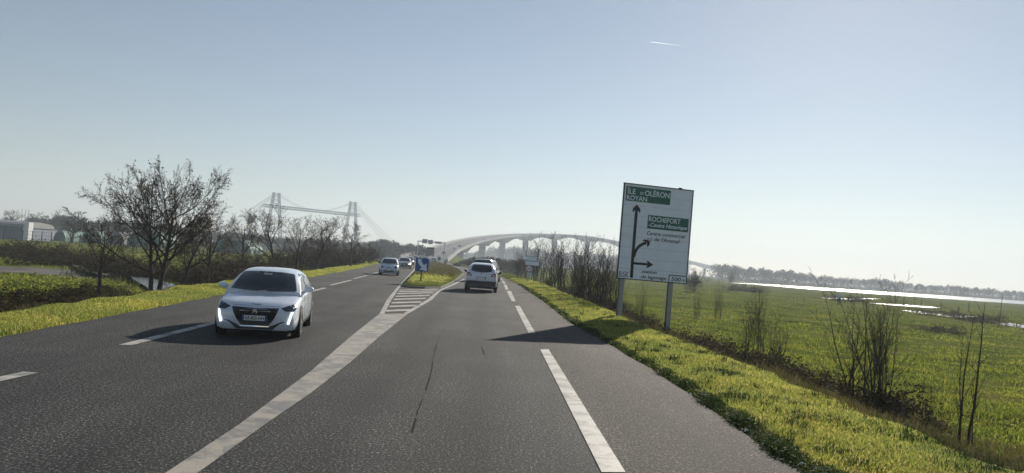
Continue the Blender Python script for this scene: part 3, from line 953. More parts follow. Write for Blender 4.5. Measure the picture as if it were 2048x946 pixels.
for i, (px0, px1, top, mat) in enumerate([(52, 88, 458, 'tunnel_white'), (84, 112, 462, 'tunnel_green'), (108, 132, 461, 'tunnel_green'), (124, 160, 463, 'tunnel_white'), (162, 205, 462, 'tunnel_green'), (205, 250, 462, 'tunnel_white'), (255, 330, 459, 'tunnel_green'), (430, 505, 478, 'tunnel_green')]):
    D = 185 + 6 * (i % 2)
    p0, p1 = at_g(px0, D), at_g(px1, D)
    h = at_depth((px0 + px1) / 2, top, D).z - LZ
    e = empty('storage_tunnel', ((p0.x + p1.x) / 2, D, LZ))
    w = (p1.x - p0.x)
    arc = [(w / 2 * math.cos(a), h * math.sin(a) ** .8 if math.sin(a) > 1e-6 else 0.0) for a in [math.pi * j / 12 for j in range(13)]]
    MB().loft([[(x, yy, z) for x, z in arc] for yy in (0, 9)]).build('cover', mat, e)
    for yy in (0, 3, 6, 9):
        m = MB()
        for (xa, za), (xb, zb_) in zip(arc[:-1], arc[1:]):
            m.bar((xa * 1.01, yy, za * 1.01), (xb * 1.01, yy, zb_ * 1.01), .05)
        m.build('hoop', 'steel', e)
    tag(e, ['white storage tunnel beside the curved-roof shed', 'narrow green storage tunnel next to the white one by the shed', 'green storage tunnel third from the shed', 'white storage tunnel between two green ones, fourth from the shed', 'green storage tunnel fifth from the shed', 'white storage tunnel sixth from the shed', 'widest green storage tunnel behind the big bare tree', 'green storage tunnel behind the shrubs left of the transporter bridge'][i], 'storage tunnel', 'storage tunnels in the yard')
fen = empty('yard_fence', at_g(0, 140))
tag(fen, 'thin wire fence on dark posts in front of the storage tunnels', 'fence')
f0 = at_g(-15, 140)
n = 26
pm = MB().bar((0, 0, -.3), (0, 0, 2.35), .09, n=6).mesh('post', 'steel_dark')
xs = []
for i in range(n):
    px = -12 + 19.2 * i
    p = at_g(px, 140)
    o = mobj('post', pm, fen)
    o.location = p - fen.location
    xs.append(p.x - fen.location.x)
for z in (0.25, 0.9, 1.55, 2.2):
    MB().bar((xs[0], 0, z), (xs[-1], 0, z), .022, n=4).build('wire', 'steel_dark', fen)

# ------------------------------------------------------------------ vehicles
def smooth_interp(x, xs, ys):
    """monotone-ish smooth interpolation through the keys"""
    x = np.asarray(x, dtype=float)
    y0 = np.interp(x, xs, ys)
    e = 0.035
    return (np.interp(x - e, xs, ys) + 2 * y0 + np.interp(x + e, xs, ys)) / 4
def car_shell(sp):
    L, W, H = sp['L'], sp['W'], sp['H']
    h = L / 2
    u = np.concatenate([[0, .006, .016, .03, .05, .075], np.linspace(.1, .9, 26), [.925, .95, .97, .984, .994, 1.0]])
    wv = smooth_interp(u, *sp['plan']) * W / 2
    wv[0], wv[-1] = sp['plan'][1][0] * W / 2, sp['plan'][1][-1] * W / 2
    zs = smooth_interp(u, *sp['top'])
    zb = np.interp(u, *sp['bottom'])
    mb = MB()
    rings = []
    for ui, w, t, b in zip(u, wv, zs, zb):
        y = -h + ui * L
        cr = 0.03 * min(1, w / (W / 2))
        half = [(w * .82, b), (w * .95, b + .04), (w * .985, b + .16), (w, b + .32 * (t - b) + .05), (w * .992, b + .60 * (t - b)), (w * .965, t - .10), (w * .93, t - .035), (w * .84, t + .0), (w * .55, t + cr * .7)]
        bow = sp.get('bow', 0.10) * max(0.0, 1 - ui / .10) - sp.get('bow_r', 0.05) * max(0.0, (ui - .93) / .07)
        ring = [(-x, y + bow * (x / (W / 2)) ** 2, z) for x, z in half] + [(0, y, t + cr)] + [(x, y + bow * (x / (W / 2)) ** 2, z) for x, z in reversed(half)]
        rings.append(ring)
    mb.loft(rings)
    # cabin
    cu, cz = sp['cabin']
    uu = np.unique(np.concatenate([np.linspace(cu[0], cu[-1], 34), cu]))
    zt = smooth_interp(uu, cu, cz)
    rings = []
    for ui, t in zip(uu, zt):
        y = -h + ui * L
        b = float(np.interp(ui, *sp['top'])) - .04
        wb = float(np.interp(ui, *sp['plan'])) * W / 2 * .935
        t = max(t, b + .03)
        lean = sp['lean'] * (t - b)
        wt = max(.25, wb - lean)
        half = [(wb, b), (wb - lean * .30, b + (t - b) * .35), (wb - lean * .72, b + (t - b) * .75), (wt - .005, t - .07 * min(1, (t - b) / .25)), (wt - .07, t - .02 * min(1, (t - b) / .25)), (wt * .6, t + .015)]
        ring = [(-x, y - sp.get('wbow', .10) * (1 - (x / wb) ** 2) * (1 if ui < cu[len(cu) // 2] else -0.6), z) for x, z in half] + [(0, y - sp.get('wbow', .10) * (1 if ui < cu[len(cu) // 2] else -0.6), t + .025)]
        ring += [(-p[0], p[1], p[2]) for p in reversed(ring[:-1])]
        rings.append(ring)
    mb.loft(rings)
    return mb
def densify(poly, step):
    out = []
    for i in range(len(poly)):
        a, b = poly[i], poly[(i + 1) % len(poly)]
        n = max(1, int(math.hypot(b[0] - a[0], b[1] - a[1]) / step))
        for k in range(n):
            out.append((a[0] + (b[0] - a[0]) * k / n, a[1] + (b[1] - a[1]) * k / n))
    return out
def patch(bvh, poly, side, off, mat, name, parent, step=0.09, far=10.0):
    """a thin skin laid on the shell: poly in the (x,z) view for front/rear, (y,z) view for the flanks"""
    pts = densify(poly, step)
    bm = bmesh.new()
    vs = [bm.verts.new((a, 0, b)) for a, b in pts]
    bm.faces.new(vs)
    bmesh.ops.triangulate(bm, faces=bm.faces[:])
    for _ in range(2):
        lg = [e for e in bm.edges if e.calc_length() > step * 1.3]
        if lg:
            bmesh.ops.subdivide_edges(bm, edges=lg, cuts=2)
            bmesh.ops.triangulate(bm, faces=bm.faces[:])
    dirs = {'front': Vector((0, 1, 0)), 'rear': Vector((0, -1, 0)), 'left': Vector((1, 0, 0)), 'right': Vector((-1, 0, 0)), 'top': Vector((0, 0, -1))}
    d = dirs[side]
    for v in bm.verts:
        a, b = v.co.x, v.co.z
        org = Vector((a, 0, b)) if side in ('front', 'rear') else (Vector((0, a, b)) if side in ('left', 'right') else Vector((a, b, 0)))
        hit = bvh.ray_cast(org - d * far, d)
        if hit[0] is None:
            nr = bvh.find_nearest(org)
            p = nr[0]
        else:
            p = hit[0]
        v.co = p - d * off
    bmesh.ops.recalc_face_normals(bm, faces=bm.faces[:])
    s = sum((f.normal.dot(d) * f.calc_area() for f in bm.faces), 0.0)
    if s > 0:
        bmesh.ops.reverse_faces(bm, faces=bm.faces[:])
    me = bpy.data.meshes.new(name)
    bm.to_mesh(me)
    bm.free()
    me.shade_smooth()
    me.materials.append(MAT[mat])
    return mobj(name, me, parent)
def mirror(poly): return [(-a, b) for a, b in reversed(poly)]
def lathe_x(prof, n=28):
    rings = []
    for i in range(n):
        a = 2 * math.pi * i / n
        rings.append([(x, r * math.cos(a), r * math.sin(a)) for x, r in prof])
    m = MB()
    k = len(prof)
    vs = [p for r in rings for p in r]
    fs = []
    for i in range(n):
        j = (i + 1) % n
        for q in range(k - 1):
            fs.append((i * k + q, i * k + q + 1, j * k + q + 1, j * k + q))
    return m.add(vs, fs)
_wheel_cache = {}
def wheel(parent, x, y, r, w=0.2, side=1):
    key = (r, w)
    if key not in _wheel_cache:
        t = lathe_x([(-w / 2, r * .66), (-w / 2, r * .92), (-w * .4, r), (w * .4, r), (w / 2, r * .92), (w / 2, r * .66)]).mesh('tyre', 'rubber', True)
        rm = lathe_x([(w * .47, r * .68), (w * .42, r * .60), (w * .2, r * .58), (w * .18, 0.001)])
        rim_b = rm.mesh('rim', 'steel_dark', False)
        sp = MB()
        for i in range(5):
            a = 2 * math.pi * i / 5
            rot = Matrix.Rotation(a, 3, 'X')
            sp.box(rot @ Vector((w * .40, 0, r * .34)), (w * .14, r * .17, r * .58), rot)
        sp.add(*(lambda q: (q.v, q.f))(lathe_x([(w * .5, r * .70), (w * .5, r * .62), (w * .42, r * .60)])))
        sp.add(*(lambda q: (q.v, q.f))(lathe_x([(w * .48, r * .13), (w * .48, 0.001)])))
        _wheel_cache[key] = (t, rim_b, sp.mesh('spokes', 'rim'))
    t, rb, sp = _wheel_cache[key]
    o = mobj('wheel', t, parent)
    o.location = (x, y, r)
    if side < 0:
        o.rotation_euler = (0, 0, math.pi)
    a = mobj('rim', rb, o)
    b = mobj('spokes', sp, o)
    return o
def circle_pts(cy, cz, r, n=22): return [(cy + r * math.cos(2 * math.pi * i / n), cz + r * math.sin(2 * math.pi * i / n)) for i in range(n)]

def make_car(name, sp, label, cat, paint):
    root = empty(name)
    tag(root, label, cat)
    mb = car_shell(sp)
    body = mb.build('body', paint, root, smooth=True)
    bvh = BVHTree.FromPolygons([Vector(v) for v in mb.v], mb.f)
    L, W, H = sp['L'], sp['W'], sp['H']
    h = L / 2
    for y in sp['axles']:
        for s in (-1, 1):
            patch(bvh, circle_pts(y, sp['r'] + .02, sp['r'] + .055), 'right' if s > 0 else 'left', 0.004, 'black_plastic', 'wheel_arch', root, .12)
            wheel(root, s * (W / 2 - .10), y, sp['r'], .2, s)
    MB().box((0, 0, sp['r'] * .75), (W * .8, L * .86, .12)).build('underbody', 'black_plastic', root)
    ws = patch(bvh, sp['screen'], 'front', .022, 'glass', 'windscreen', root, .05)
    for poly in sp['side_win']:
        for sd in ('left', 'right'):
            patch(bvh, poly, sd, .006, 'glass', 'side_window', root)
    patch(bvh, sp['rear_win'], 'rear', .016, 'glass', 'rear_window', root, .05)
    for s in (-1, 1):
        m = MB()
        mz, my, mx = sp['mirror']
        rr = []
        for k, (dy, sc) in enumerate(((-.07, .45), (-.05, .85), (0, 1.0), (.045, .95), (.05, .8))):
            rr.append([(s * (mx + .11 * sc * math.cos(a)), my + dy, mz + .07 * sc * math.sin(a) + .01 * math.cos(a)) for a in [2 * math.pi * i / 12 for i in range(12)]])
        m.loft(rr)
        m.bar((s * (mx - .16), my + .02, mz - .08), (s * (mx - .02), my, mz - .04), .025, n=6)
        m.build('wing_mirror', sp.get('mirror_mat', paint), root, smooth=True)
    for item in sp.get('patches', []):
        poly, side, mat, pn = item[:4]
        off = item[4] if len(item) > 4 else .008
        patch(bvh, poly, side, off, mat, pn, root, .05)
        if len(item) > 5 and item[5]:
            patch(bvh, mirror(poly), side, off, mat, pn, root, .05)
    return root, bvh
def nose(bvh, x, z, side='front'):
    d = Vector((0, 1, 0)) if side == 'front' else Vector((0, -1, 0))
    hit = bvh.ray_cast(Vector((x, 0, z)) - d * 10, d)
    return hit[0].y
def number_plate(root, bvh, z, side, text, w=.50, h=.105, tilt=0.0):
    d = -1 if side == 'front' else 1
    y = (min if d < 0 else max)(nose(bvh, x, zz, side) for x in (-w / 2, 0, w / 2) for zz in (z - h / 2, z + h / 2)) + d * .02
    p = MB().box((0, y, z), (w, .014, h)).build('number_plate', 'white_metal', root)
    for x in (-w / 2 + .022, w / 2 - .022):
        MB().box((x, y + d * .003, z), (.044, .013, h - .004)).build('plate_band', 'plate_blue', p)
    if text:
        t = text_mesh(text, (-w / 2 + .06, w / 2 - .06, -.034, .034), 'sign_black', 'lettering', p, .003, .010, 0, 0)
        if d < 0:
            t.location = (0, y - .0085, z)
        else:
            t.location = (0, y + .0085, z)
            t.rotation_euler = (0, 0, math.pi)
    return p, y

# the white hatchback coming towards us
hatch = dict(L=4.06, W=1.75, H=1.43, r=.31, axles=(-1.19, 1.35), lean=.42, bow=.16, wbow=.14,
    plan=([0, .012, .035, .08, .16, .3, .5, .75, .9, .97, 1.0], [.85, .89, .92, .95, .975, .99, 1.0, 1.0, .97, .92, .84]),
    top=([0, .008, .03, .06, .12, .22, .29, .5, .8, .93, .98, 1.0], [.52, .64, .70, .735, .79, .88, .93, .95, .98, .98, .93, .74]),
    bottom=([0, .05, .2, .8, .95, 1], [.20, .17, .16, .17, .20, .28]),
    cabin=([.245, .30, .36, .43, .50, .60, .72, .82, .90, .955], [.92, 1.06, 1.21, 1.35, 1.41, 1.425, 1.415, 1.36, 1.20, .98]),
    screen=[(-.70, .985), (-.35, .965), (0, .96), (.35, .965), (.70, .985), (.655, 1.12), (.565, 1.34), (.3, 1.367), (0, 1.373), (-.3, 1.367), (-.565, 1.34), (-.655, 1.12)],
    side_win=[[(-.52, 1.01), (.18, 1.02), (.16, 1.33), (-.02, 1.345), (-.20, 1.29)], [(.26, 1.02), (.95, 1.05), (1.02, 1.20), (.70, 1.32), (.25, 1.335)], [(-.78, .99), (-.57, 1.0), (-.40, 1.14)]],
    rear_win=[(-.56, 1.02), (.56, 1.02), (.48, 1.30), (-.48, 1.30)], mirror=(1.02, -.62, .93),
    patches=[
        ([(-.47, .665), (0, .655), (.47, .665), (.43, .55), (.36, .40), (.27, .285), (-.27, .285), (-.36, .40), (-.43, .55)], 'front', 'black_plastic', 'grille', .008),
        ([(.50, .665), (.80, .775), (.80, .66), (.775, .61), (.60, .605)], 'front', 'lamp_dark', 'headlamp', .010, True),
        ([(.715, .590), (.750, .590), (.690, .335), (.655, .345)], 'front', 'drl', 'daytime_light', .014, True),
        ([(-.62, .385), (-.52, .375), (-.36, .30), (-.28, .255), (.28, .255), (.36, .30), (.52, .375), (.62, .385), (.50, .335), (.36, .205), (-.36, .205), (-.50, .335)], 'front', 'black_plastic', 'lower_intake', .006),
        ([(-.30, .283), (.30, .283), (.285, .262), (-.285, .262)], 'front', 'chrome', 'grille_trim', .013),
        ([(-.09, 1.335), (.09, 1.335), (.09, 1.300), (-.09, 1.300)], 'front', 'sign_back', 'interior_mirror', .030),
        ([(-.05, .985), (.52, 1.075), (.53, 1.063), (-.05, .970)], 'front', 'black_plastic', 'wiper', .030),
        ([(-.48, .700), (0, .692), (.48, .700), (.48, .694), (0, .686), (-.48, .694)], 'front', 'black_plastic', 'bonnet_gap', .004),
        ([(-.10, .728), (.10, .728), (.10, .716), (-.10, .716)], 'front', 'black_plastic', 'bonnet_badge', .006),
        ([(-1.0, .24), (1.05, .24), (1.05, .31), (-1.0, .31)], 'right', 'black_plastic', 'sill', .006),
        ([(-1.0, .24), (1.05, .24), (1.05, .31), (-1.0, .31)], 'left', 'black_plastic', 'sill', .006),
        ([(-.09, .745), (.05, .745), (.05, .775), (-.09, .775)], 'right', 'chrome', 'door_handle', .02),
        ([(.62, .765), (.76, .765), (.76, .795), (.62, .795)], 'right', 'chrome', 'door_handle', .02),
        ([(-.55, .30), (-.54, .30), (-.54, .98), (-.55, .98)], 'right', 'black_plastic', 'door_gap', .003),
        ([(.21, .30), (.22, .30), (.22, .98), (.21, .98)], 'right', 'black_plastic', 'door_gap', .003),
        ([(.42, .74), (.80, .80), (.80, .68), (.55, .70)], 'rear', 'lamp_red', 'tail_lamp', .008, True)])
car1, bv1 = make_car('hatchback_car', hatch, 'white hatchback with slanted daytime lights driving towards the camera', 'car', 'paint_white')
g_y = nose(bv1, 0, .5)
grill = [c for c in car1.children if c.name.startswith('grille') and 'trim' not in c.name][0]
for r_ in range(7):
    z = .31 + r_ * .048
    wx = .27 + (z - .285) * .52
    m = MB()
    n = int(wx * 2 / .055)
    for i in range(n):
        x = -wx + .03 + (2 * wx - .06) * i / max(1, n - 1) + (.012 if r_ % 2 else 0)
        yy = nose(bv1, max(-.6, min(.6, x)), z)
        m.box((x, yy - .012, z), (.012, .01, .022))
    m.build('grille_studs', 'steel_dark', grill)['kind'] = 'stuff'
p_, py_ = number_plate(car1, bv1, .445, 'front', 'GE-825-NH')
lion = [(-.030, .052), (-.010, .060), (.005, .048), (.030, .056), (.050, .040), (.030, .034), (.026, .020), (.050, .004), (.066, -.020), (.046, -.026), (.040, -.048), (.022, -.046), (.022, -.022), (.000, -.004), (-.018, -.020), (-.050, -.052), (-.066, -.046), (-.040, -.016), (-.034, .006), (-.064, .010), (-.060, .026), (-.028, .024), (-.036, .038)]
yy = nose(bv1, 0, .585)
sx_poly([(a * .95, b * .95 + .585) for a, b in lion], yy - .016, .012, 'chrome', 'emblem', car1)
f0, f1 = ground_pt(441, 668), ground_pt(591, 675)
wmid = (f0 + f1) / 2
CY = math.radians(10.5)           # heading a little off the view axis
car1.rotation_euler = (0, 0, CY)
off = Matrix.Rotation(CY, 3, 'Z') @ Vector((0, -1.19, 0))
car1.scale = (.93,) * 3
car1.location = (wmid.x - off.x * .93 - .03, wmid.y - off.y * .93 + .12, 0.0)

# a driver shape inside is hidden by dark glass; the interior is not seen
# the white crossover ahead
suv = dict(L=4.35, W=1.84, H=1.62, r=.345, axles=(-1.35, 1.33), lean=.36, bow=.18, wbow=.10, mirror_mat='black_plastic',
    plan=([0, .02, .06, .15, .3, .6, .85, .95, .985, 1.0], [.78, .88, .93, .97, .99, 1.0, .99, .97, .94, .90]),
    top=([0, .01, .03, .10, .25, .5, .8, .95, .985, 1.0], [.62, .78, .84, .92, 1.0, 1.04, 1.08, 1.09, 1.05, .92]),
    bottom=([0, .06, .2, .8, .94, 1], [.28, .24, .22, .24, .28, .36]),
    cabin=([.25, .32, .40, .47, .6, .75, .88, .94, .975, .992], [1.0, 1.20, 1.44, 1.57, 1.62, 1.61, 1.56, 1.44, 1.24, 1.06]),
    screen=[(-.68, 1.08), (.68, 1.08), (.54, 1.50), (-.54, 1.50)],
    side_win=[[(-.62, 1.12), (.15, 1.14), (.15, 1.50), (-.15, 1.48)], [(.22, 1.14), (.95, 1.18), (.98, 1.47), (.22, 1.50)], [(1.03, 1.19), (1.45, 1.27), (1.35, 1.43), (1.05, 1.46)]],
    rear_win=[(-.60, 1.20), (-.35, 1.135), (0, 1.11), (.35, 1.135), (.60, 1.20), (.55, 1.40), (.49, 1.53), (-.49, 1.53), (-.55, 1.40)], mirror=(1.10, -.60, 1.02),
    patches=[
        ([(-.86, .62), (-.45, .64), (0, .63), (.45, .64), (.86, .62), (.86, .34), (.5, .30), (-.5, .30), (-.86, .34)], 'rear', 'black_plastic', 'rear_bumper', .010),
        ([(.52, .90), (.60, 1.03), (.74, 1.10), (.86, 1.02), (.86, .88)], 'rear', 'lamp_red', 'tail_lamp', .012, True),
        ([(.60, .93), (.66, 1.0), (.74, 1.0), (.76, .92)], 'rear', 'white_metal', 'reversing_lamp', .016, True),
        ([(-.30, .86), (.30, .86), (.30, .835), (-.30, .835)], 'rear', 'black_plastic', 'tailgate_recess', .006),
        ([(-.035, 1.07), (.035, 1.07), (.0, 1.00)], 'rear', 'black_plastic', 'emblem', .010),
        ([(-.42, 1.44), (-.33, 1.44), (-.33, 1.36), (-.42, 1.36)], 'rear', 'sign_back', 'window_sticker', .012),
        ([(-.50, 1.575), (.50, 1.575), (.50, 1.555), (-.50, 1.555)], 'rear', 'black_plastic', 'spoiler_gap', .006),
        ([(-.5, .66), (.5, .66), (.45, .40), (-.45, .40)], 'front', 'black_plastic', 'grille', .008)])
car2, bv2 = make_car('crossover_car', suv, 'white crossover with dark lower bumper seen from behind in our lane', 'car', 'paint_white')
number_plate(car2, bv2, .775, 'rear', None, .52, .11)
b = ground_pt(961, 583.2)
car2.rotation_euler = (0, 0, math.pi + math.radians(0.5))
car2.location = (b.x, b.y + 1.30, 0)

# the dark van ahead of it, turning right
van = dict(L=4.5, W=1.84, H=1.86, r=.32, axles=(-1.45, 1.40), lean=.20, bow=.2, wbow=.08, mirror_mat='black_plastic',
    plan=([0, .02, .06, .15, .3, .9, .97, 1.0], [.8, .9, .94, .98, 1.0, 1.0, .98, .94]),
    top=([0, .01, .04, .12, .25, .5, .9, .99, 1.0], [.6, .78, .88, .98, 1.06, 1.10, 1.12, 1.12, 1.0]),
    bottom=([0, .06, .2, .8, .94, 1], [.25, .22, .2, .22, .25, .32]),
    cabin=([.22, .28, .36, .44, .6, .8, .93, .98, .995], [1.04, 1.28, 1.58, 1.79, 1.86, 1.86, 1.82, 1.60, 1.16]),
    screen=[(-.72, 1.12), (.72, 1.12), (.6, 1.66), (-.6, 1.66)],
    side_win=[[(-.85, 1.18), (-.05, 1.18), (-.05, 1.66), (-.4, 1.62)], [(.05, 1.18), (.95, 1.2), (.95, 1.67), (.05, 1.67)], [(1.03, 1.2), (1.75, 1.24), (1.7, 1.64), (1.03, 1.66)]],
    rear_win=[(-.70, 1.16), (.70, 1.16), (.64, 1.68), (-.64, 1.68)], mirror=(1.15, -.85, 1.04),
    patches=[([(.68, .75), (.90, .75), (.88, 1.30), (.74, 1.30)], 'rear', 'lamp_red', 'tail_lamp', .012, True)])
car3, bv3 = make_car('dark_van', van, 'dark van in front of the white crossover, its right flank showing', 'van', 'paint_dark')
number_plate(car3, bv3, .62, 'rear', None)
p = at_depth(972, 540, 60)
car3.rotation_euler = (0, 0, math.pi - math.radians(9))
car3.location = (p.x + .05, 61.0, 0)

# pale blue small hatchback and silver saloon in the oncoming lane
small = dict(L=3.6, W=1.66, H=1.47, r=.285, axles=(-1.15, 1.2), lean=.34, bow=.2, wbow=.12, mirror_mat='black_plastic',
    plan=([0, .02, .06, .15, .3, .85, .96, 1.0], [.74, .84, .90, .95, .99, .99, .95, .88]),
    top=([0, .012, .04, .12, .24, .5, .9, .985, 1.0], [.5, .68, .78, .88, .98, 1.0, 1.02, 1.0, .85]),
    bottom=([0, .06, .2, .8, .94, 1], [.20, .17, .17, .18, .22, .3]),
    cabin=([.20, .26, .34, .42, .55, .75, .88, .95, .985], [.97, 1.12, 1.30, 1.43, 1.47, 1.46, 1.40, 1.22, 1.02]),
    screen=[(-.64, 1.03), (0, 1.01), (.64, 1.03), (.51, 1.39), (0, 1.41), (-.51, 1.39)],
    side_win=[[(-.6, 1.05), (.2, 1.06), (.2, 1.37), (-.2, 1.36)], [(.28, 1.06), (1.1, 1.1), (.95, 1.34), (.28, 1.37)]],
    rear_win=[(-.5, 1.06), (.5, 1.06), (.44, 1.34), (-.44, 1.34)], mirror=(1.06, -.62, .88),
    patches=[(circle_pts(.56, .70, .095, 14), 'front', 'lamp_dark', 'headlamp', .012, True),
             ([(-.42, .40), (.42, .40), (.46, .28), (-.46, .28)], 'front', 'black_plastic', 'lower_grille', .008),
             (circle_pts(.62, .36, .055, 10), 'front', 'black_plastic', 'fog_lamp', .010, True),
             ([(-.2, .66), (.2, .66), (.2, .63), (-.2, .63)], 'front', 'black_plastic', 'nose_slot', .008),
             (circle_pts(0, .69, .04, 8), 'front', 'chrome', 'emblem', .016)])
car4, bv4 = make_car('small_hatchback', small, 'pale blue small hatchback in the oncoming lane beside the island', 'car', 'paint_pale_blue')
number_plate(car4, bv4, .50, 'front', None)
b = ground_pt(774.5, 550.5)
car4.rotation_euler = (0, 0, math.radians(7.5))
car4.location = (b.x - .1, b.y + 1.5, 0)
car4.scale = (.96,) * 3
saloon = dict(L=4.4, W=1.82, H=1.43, r=.31, axles=(-1.35, 1.3), lean=.42, bow=.22, wbow=.12, mirror_mat='paint_silver',
    plan=([0, .02, .06, .15, .3, .85, .96, 1.0], [.74, .85, .91, .96, 1.0, .99, .95, .86]),
    top=([0, .012, .04, .12, .26, .5, .8, .95, 1.0], [.5, .66, .74, .82, .93, .97, 1.0, 1.0, .8]),
    bottom=([0, .06, .2, .8, .94, 1], [.19, .16, .16, .17, .2, .28]),
    cabin=([.25, .31, .38, .45, .55, .68, .80, .90, .96], [.93, 1.07, 1.24, 1.38, 1.43, 1.42, 1.34, 1.16, 1.0]),
    screen=[(-.70, .98), (0, .96), (.70, .98), (.56, 1.34), (0, 1.37), (-.56, 1.34)],
    side_win=[[(-.55, 1.02), (.2, 1.03), (.2, 1.33), (-.1, 1.33)], [(.28, 1.03), (1.1, 1.06), (.85, 1.28), (.28, 1.33)]],
    rear_win=[(-.56, 1.03), (.56, 1.03), (.48, 1.28), (-.48, 1.28)], mirror=(1.02, -.62, .95),
    patches=[([(-.42, .66), (.42, .66), (.34, .32), (-.34, .32)], 'front', 'black_plastic', 'grille', .010),
             ([(.46, .62), (.84, .70), (.84, .62), (.50, .56)], 'front', 'drl_warm', 'lit_headlamp', .014, True),
             ([(.48, .40), (.80, .42), (.78, .26), (.48, .24)], 'front', 'black_plastic', 'air_intake', .010, True)])
car5, bv5 = make_car('saloon_car', saloon, 'silver saloon with lit headlamps behind the pale blue hatchback', 'car', 'paint_silver')
number_plate(car5, bv5, .47, 'front', None)
b = ground_pt(805, 536.6)
car5.rotation_euler = (0, 0, math.radians(8))
car5.location = (b.x, b.y + 1.5, 0)
car5.scale = (.97,) * 3
# distant traffic: copies of the small car's shape with their own colours
def far_car(src, px, py, z, rz, paint, label, sc=1.0, D=None):
    c = copy_tree(src)
    p = ground_pt(px, py, z) if D is None else at_depth(px, py, D)
    c.location = (p.x, p.y, p.z if D else z)
    c.rotation_euler = (0, 0, rz)
    c.scale = (sc,) * 3
    for ch in c.children:
        if ch.name.startswith(('body',)):
            ch.data = ch.data.copy()
            ch.data.materials[0] = MAT[paint]
    tag(c, label, 'car', 'distant traffic towards the viaduct')
    c.name = 'distant_car'
    return c
far_car(car5, 817.5, 529.0, 0, math.radians(9), 'paint_violet', 'dark violet car behind the silver saloon', .97)
far_car(car4, 830.5, 523.0, 0, math.radians(10), 'paint_white', 'distant white car left of the blue arrow sign', 1.0)
far_car(car4, 840.5, 521.8, 0, math.radians(10), 'paint_pale_blue', 'distant pale blue car just above the blue arrow sign', 1.0)
far_car(car5, 848.5, 521.5, 0, math.radians(190), 'paint_dark', 'distant dark car above the right corner of the blue arrow sign')
far_car(car5, 866.5, 526.5, 0, math.radians(190), 'paint_silver', 'distant silver car below the grey information board')
far_car(car4, 870.5, 522.6, 0, math.radians(190), 'paint_red', 'distant dark red car between the information board and the round sign')
def on_viaduct(s, a, src, paint, label, rev=False):
    p, d, sd = on_path(s)
    q = p + sd * a
    c = far_car(src, 0, 0, 0, 0, paint, label)
    c.location = q + Vector((0, 0, .06))
    c.rotation_euler = (math.asin(d.z) * (-1 if not rev else 1), 0, math.atan2(d.y, d.x) - math.pi / 2 + (math.pi if not rev else 0))
    return c
on_viaduct(96, 3.0, car5, 'paint_dark', 'dark car at the foot of the viaduct ramp')
on_viaduct(165, 4.0, car4, 'paint_white', 'white car climbing the lower viaduct ramp')
on_viaduct(200, 3.6, car5, 'paint_dark', 'dark car climbing just ahead of the white one on the viaduct')
on_viaduct(330, 4.0, car4, 'paint_white', 'white car high on the viaduct near its crest')
on_viaduct(120, -4.0, car4, 'paint_white', 'white car coming down the viaduct ramp', True)

# ------------------------------------------------------------------ a walker in the marsh
def person(loc, label):
    vs = [(0, 0, .92), (0, 0, 1.12), (0, 0, 1.38), (0, 0, 1.50), (0, -.02, 1.62), (0, -.02, 1.70),
          (.19, 0, 1.40), (.25, .02, 1.14), (.24, -.06, .92), (.24, -.08, .82),
          (-.19, 0, 1.40), (-.25, .02, 1.14), (-.24, -.06, .92), (-.24, -.08, .82),
          (.10, 0, .88), (.12, -.03, .48), (.12, .02, .08), (.13, -.12, .04),
          (-.10, 0, .88), (-.12, .03, .48), (-.12, .06, .08), (-.13, -.06, .04)]
    es = [(0, 1), (1, 2), (2, 3), (3, 4), (4, 5), (2, 6), (6, 7), (7, 8), (8, 9), (2, 10), (10, 11), (11, 12), (12, 13), (0, 14), (14, 15), (15, 16), (16, 17), (0, 18), (18, 19), (19, 20), (20, 21)]
    rs = [.16, .17, .17, .07, .10, .09, .085, .065, .05, .04, .085, .065, .05, .04, .11, .085, .06, .045, .11, .085, .06, .045]
    me = bpy.data.meshes.new('person')
    me.from_pydata(vs, es, [])
    o = bpy.data.objects.new('person', me)
    COL.objects.link(o)
    md = o.modifiers.new('skin', 'SKIN')
    for sv, r in zip(me.skin_vertices[0].data, rs):
        sv.radius = (r, r)
    me.skin_vertices[0].data[0].use_root = True
    o.modifiers.new('sub', 'SUBSURF').levels = 2
    dg = bpy.context.evaluated_depsgraph_get()
    dg.update()
    m2 = bpy.data.meshes.new_from_object(o.evaluated_get(dg))
    o.modifiers.clear()
    o.data = m2
    m2.materials.clear()
    for k in ('jacket', 'trousers', 'skin'):
        m2.materials.append(MAT[k])
    for p in m2.polygons:
        c = p.center
        p.material_index = 1 if c.z < .93 and abs(c.x) < .20 else (2 if c.z > 1.52 or (c.z < .86) else 0)
        p.use_smooth = True
    o.location = loc
    o.rotation_euler = (0, 0, 2.6)
    return tag(o, label, 'person')
p = ground_pt(1677, 610, -1.1)
person((p.x, p.y, gz(p.x, p.y)), 'person in a pale blue jacket and dark trousers standing in the marsh')

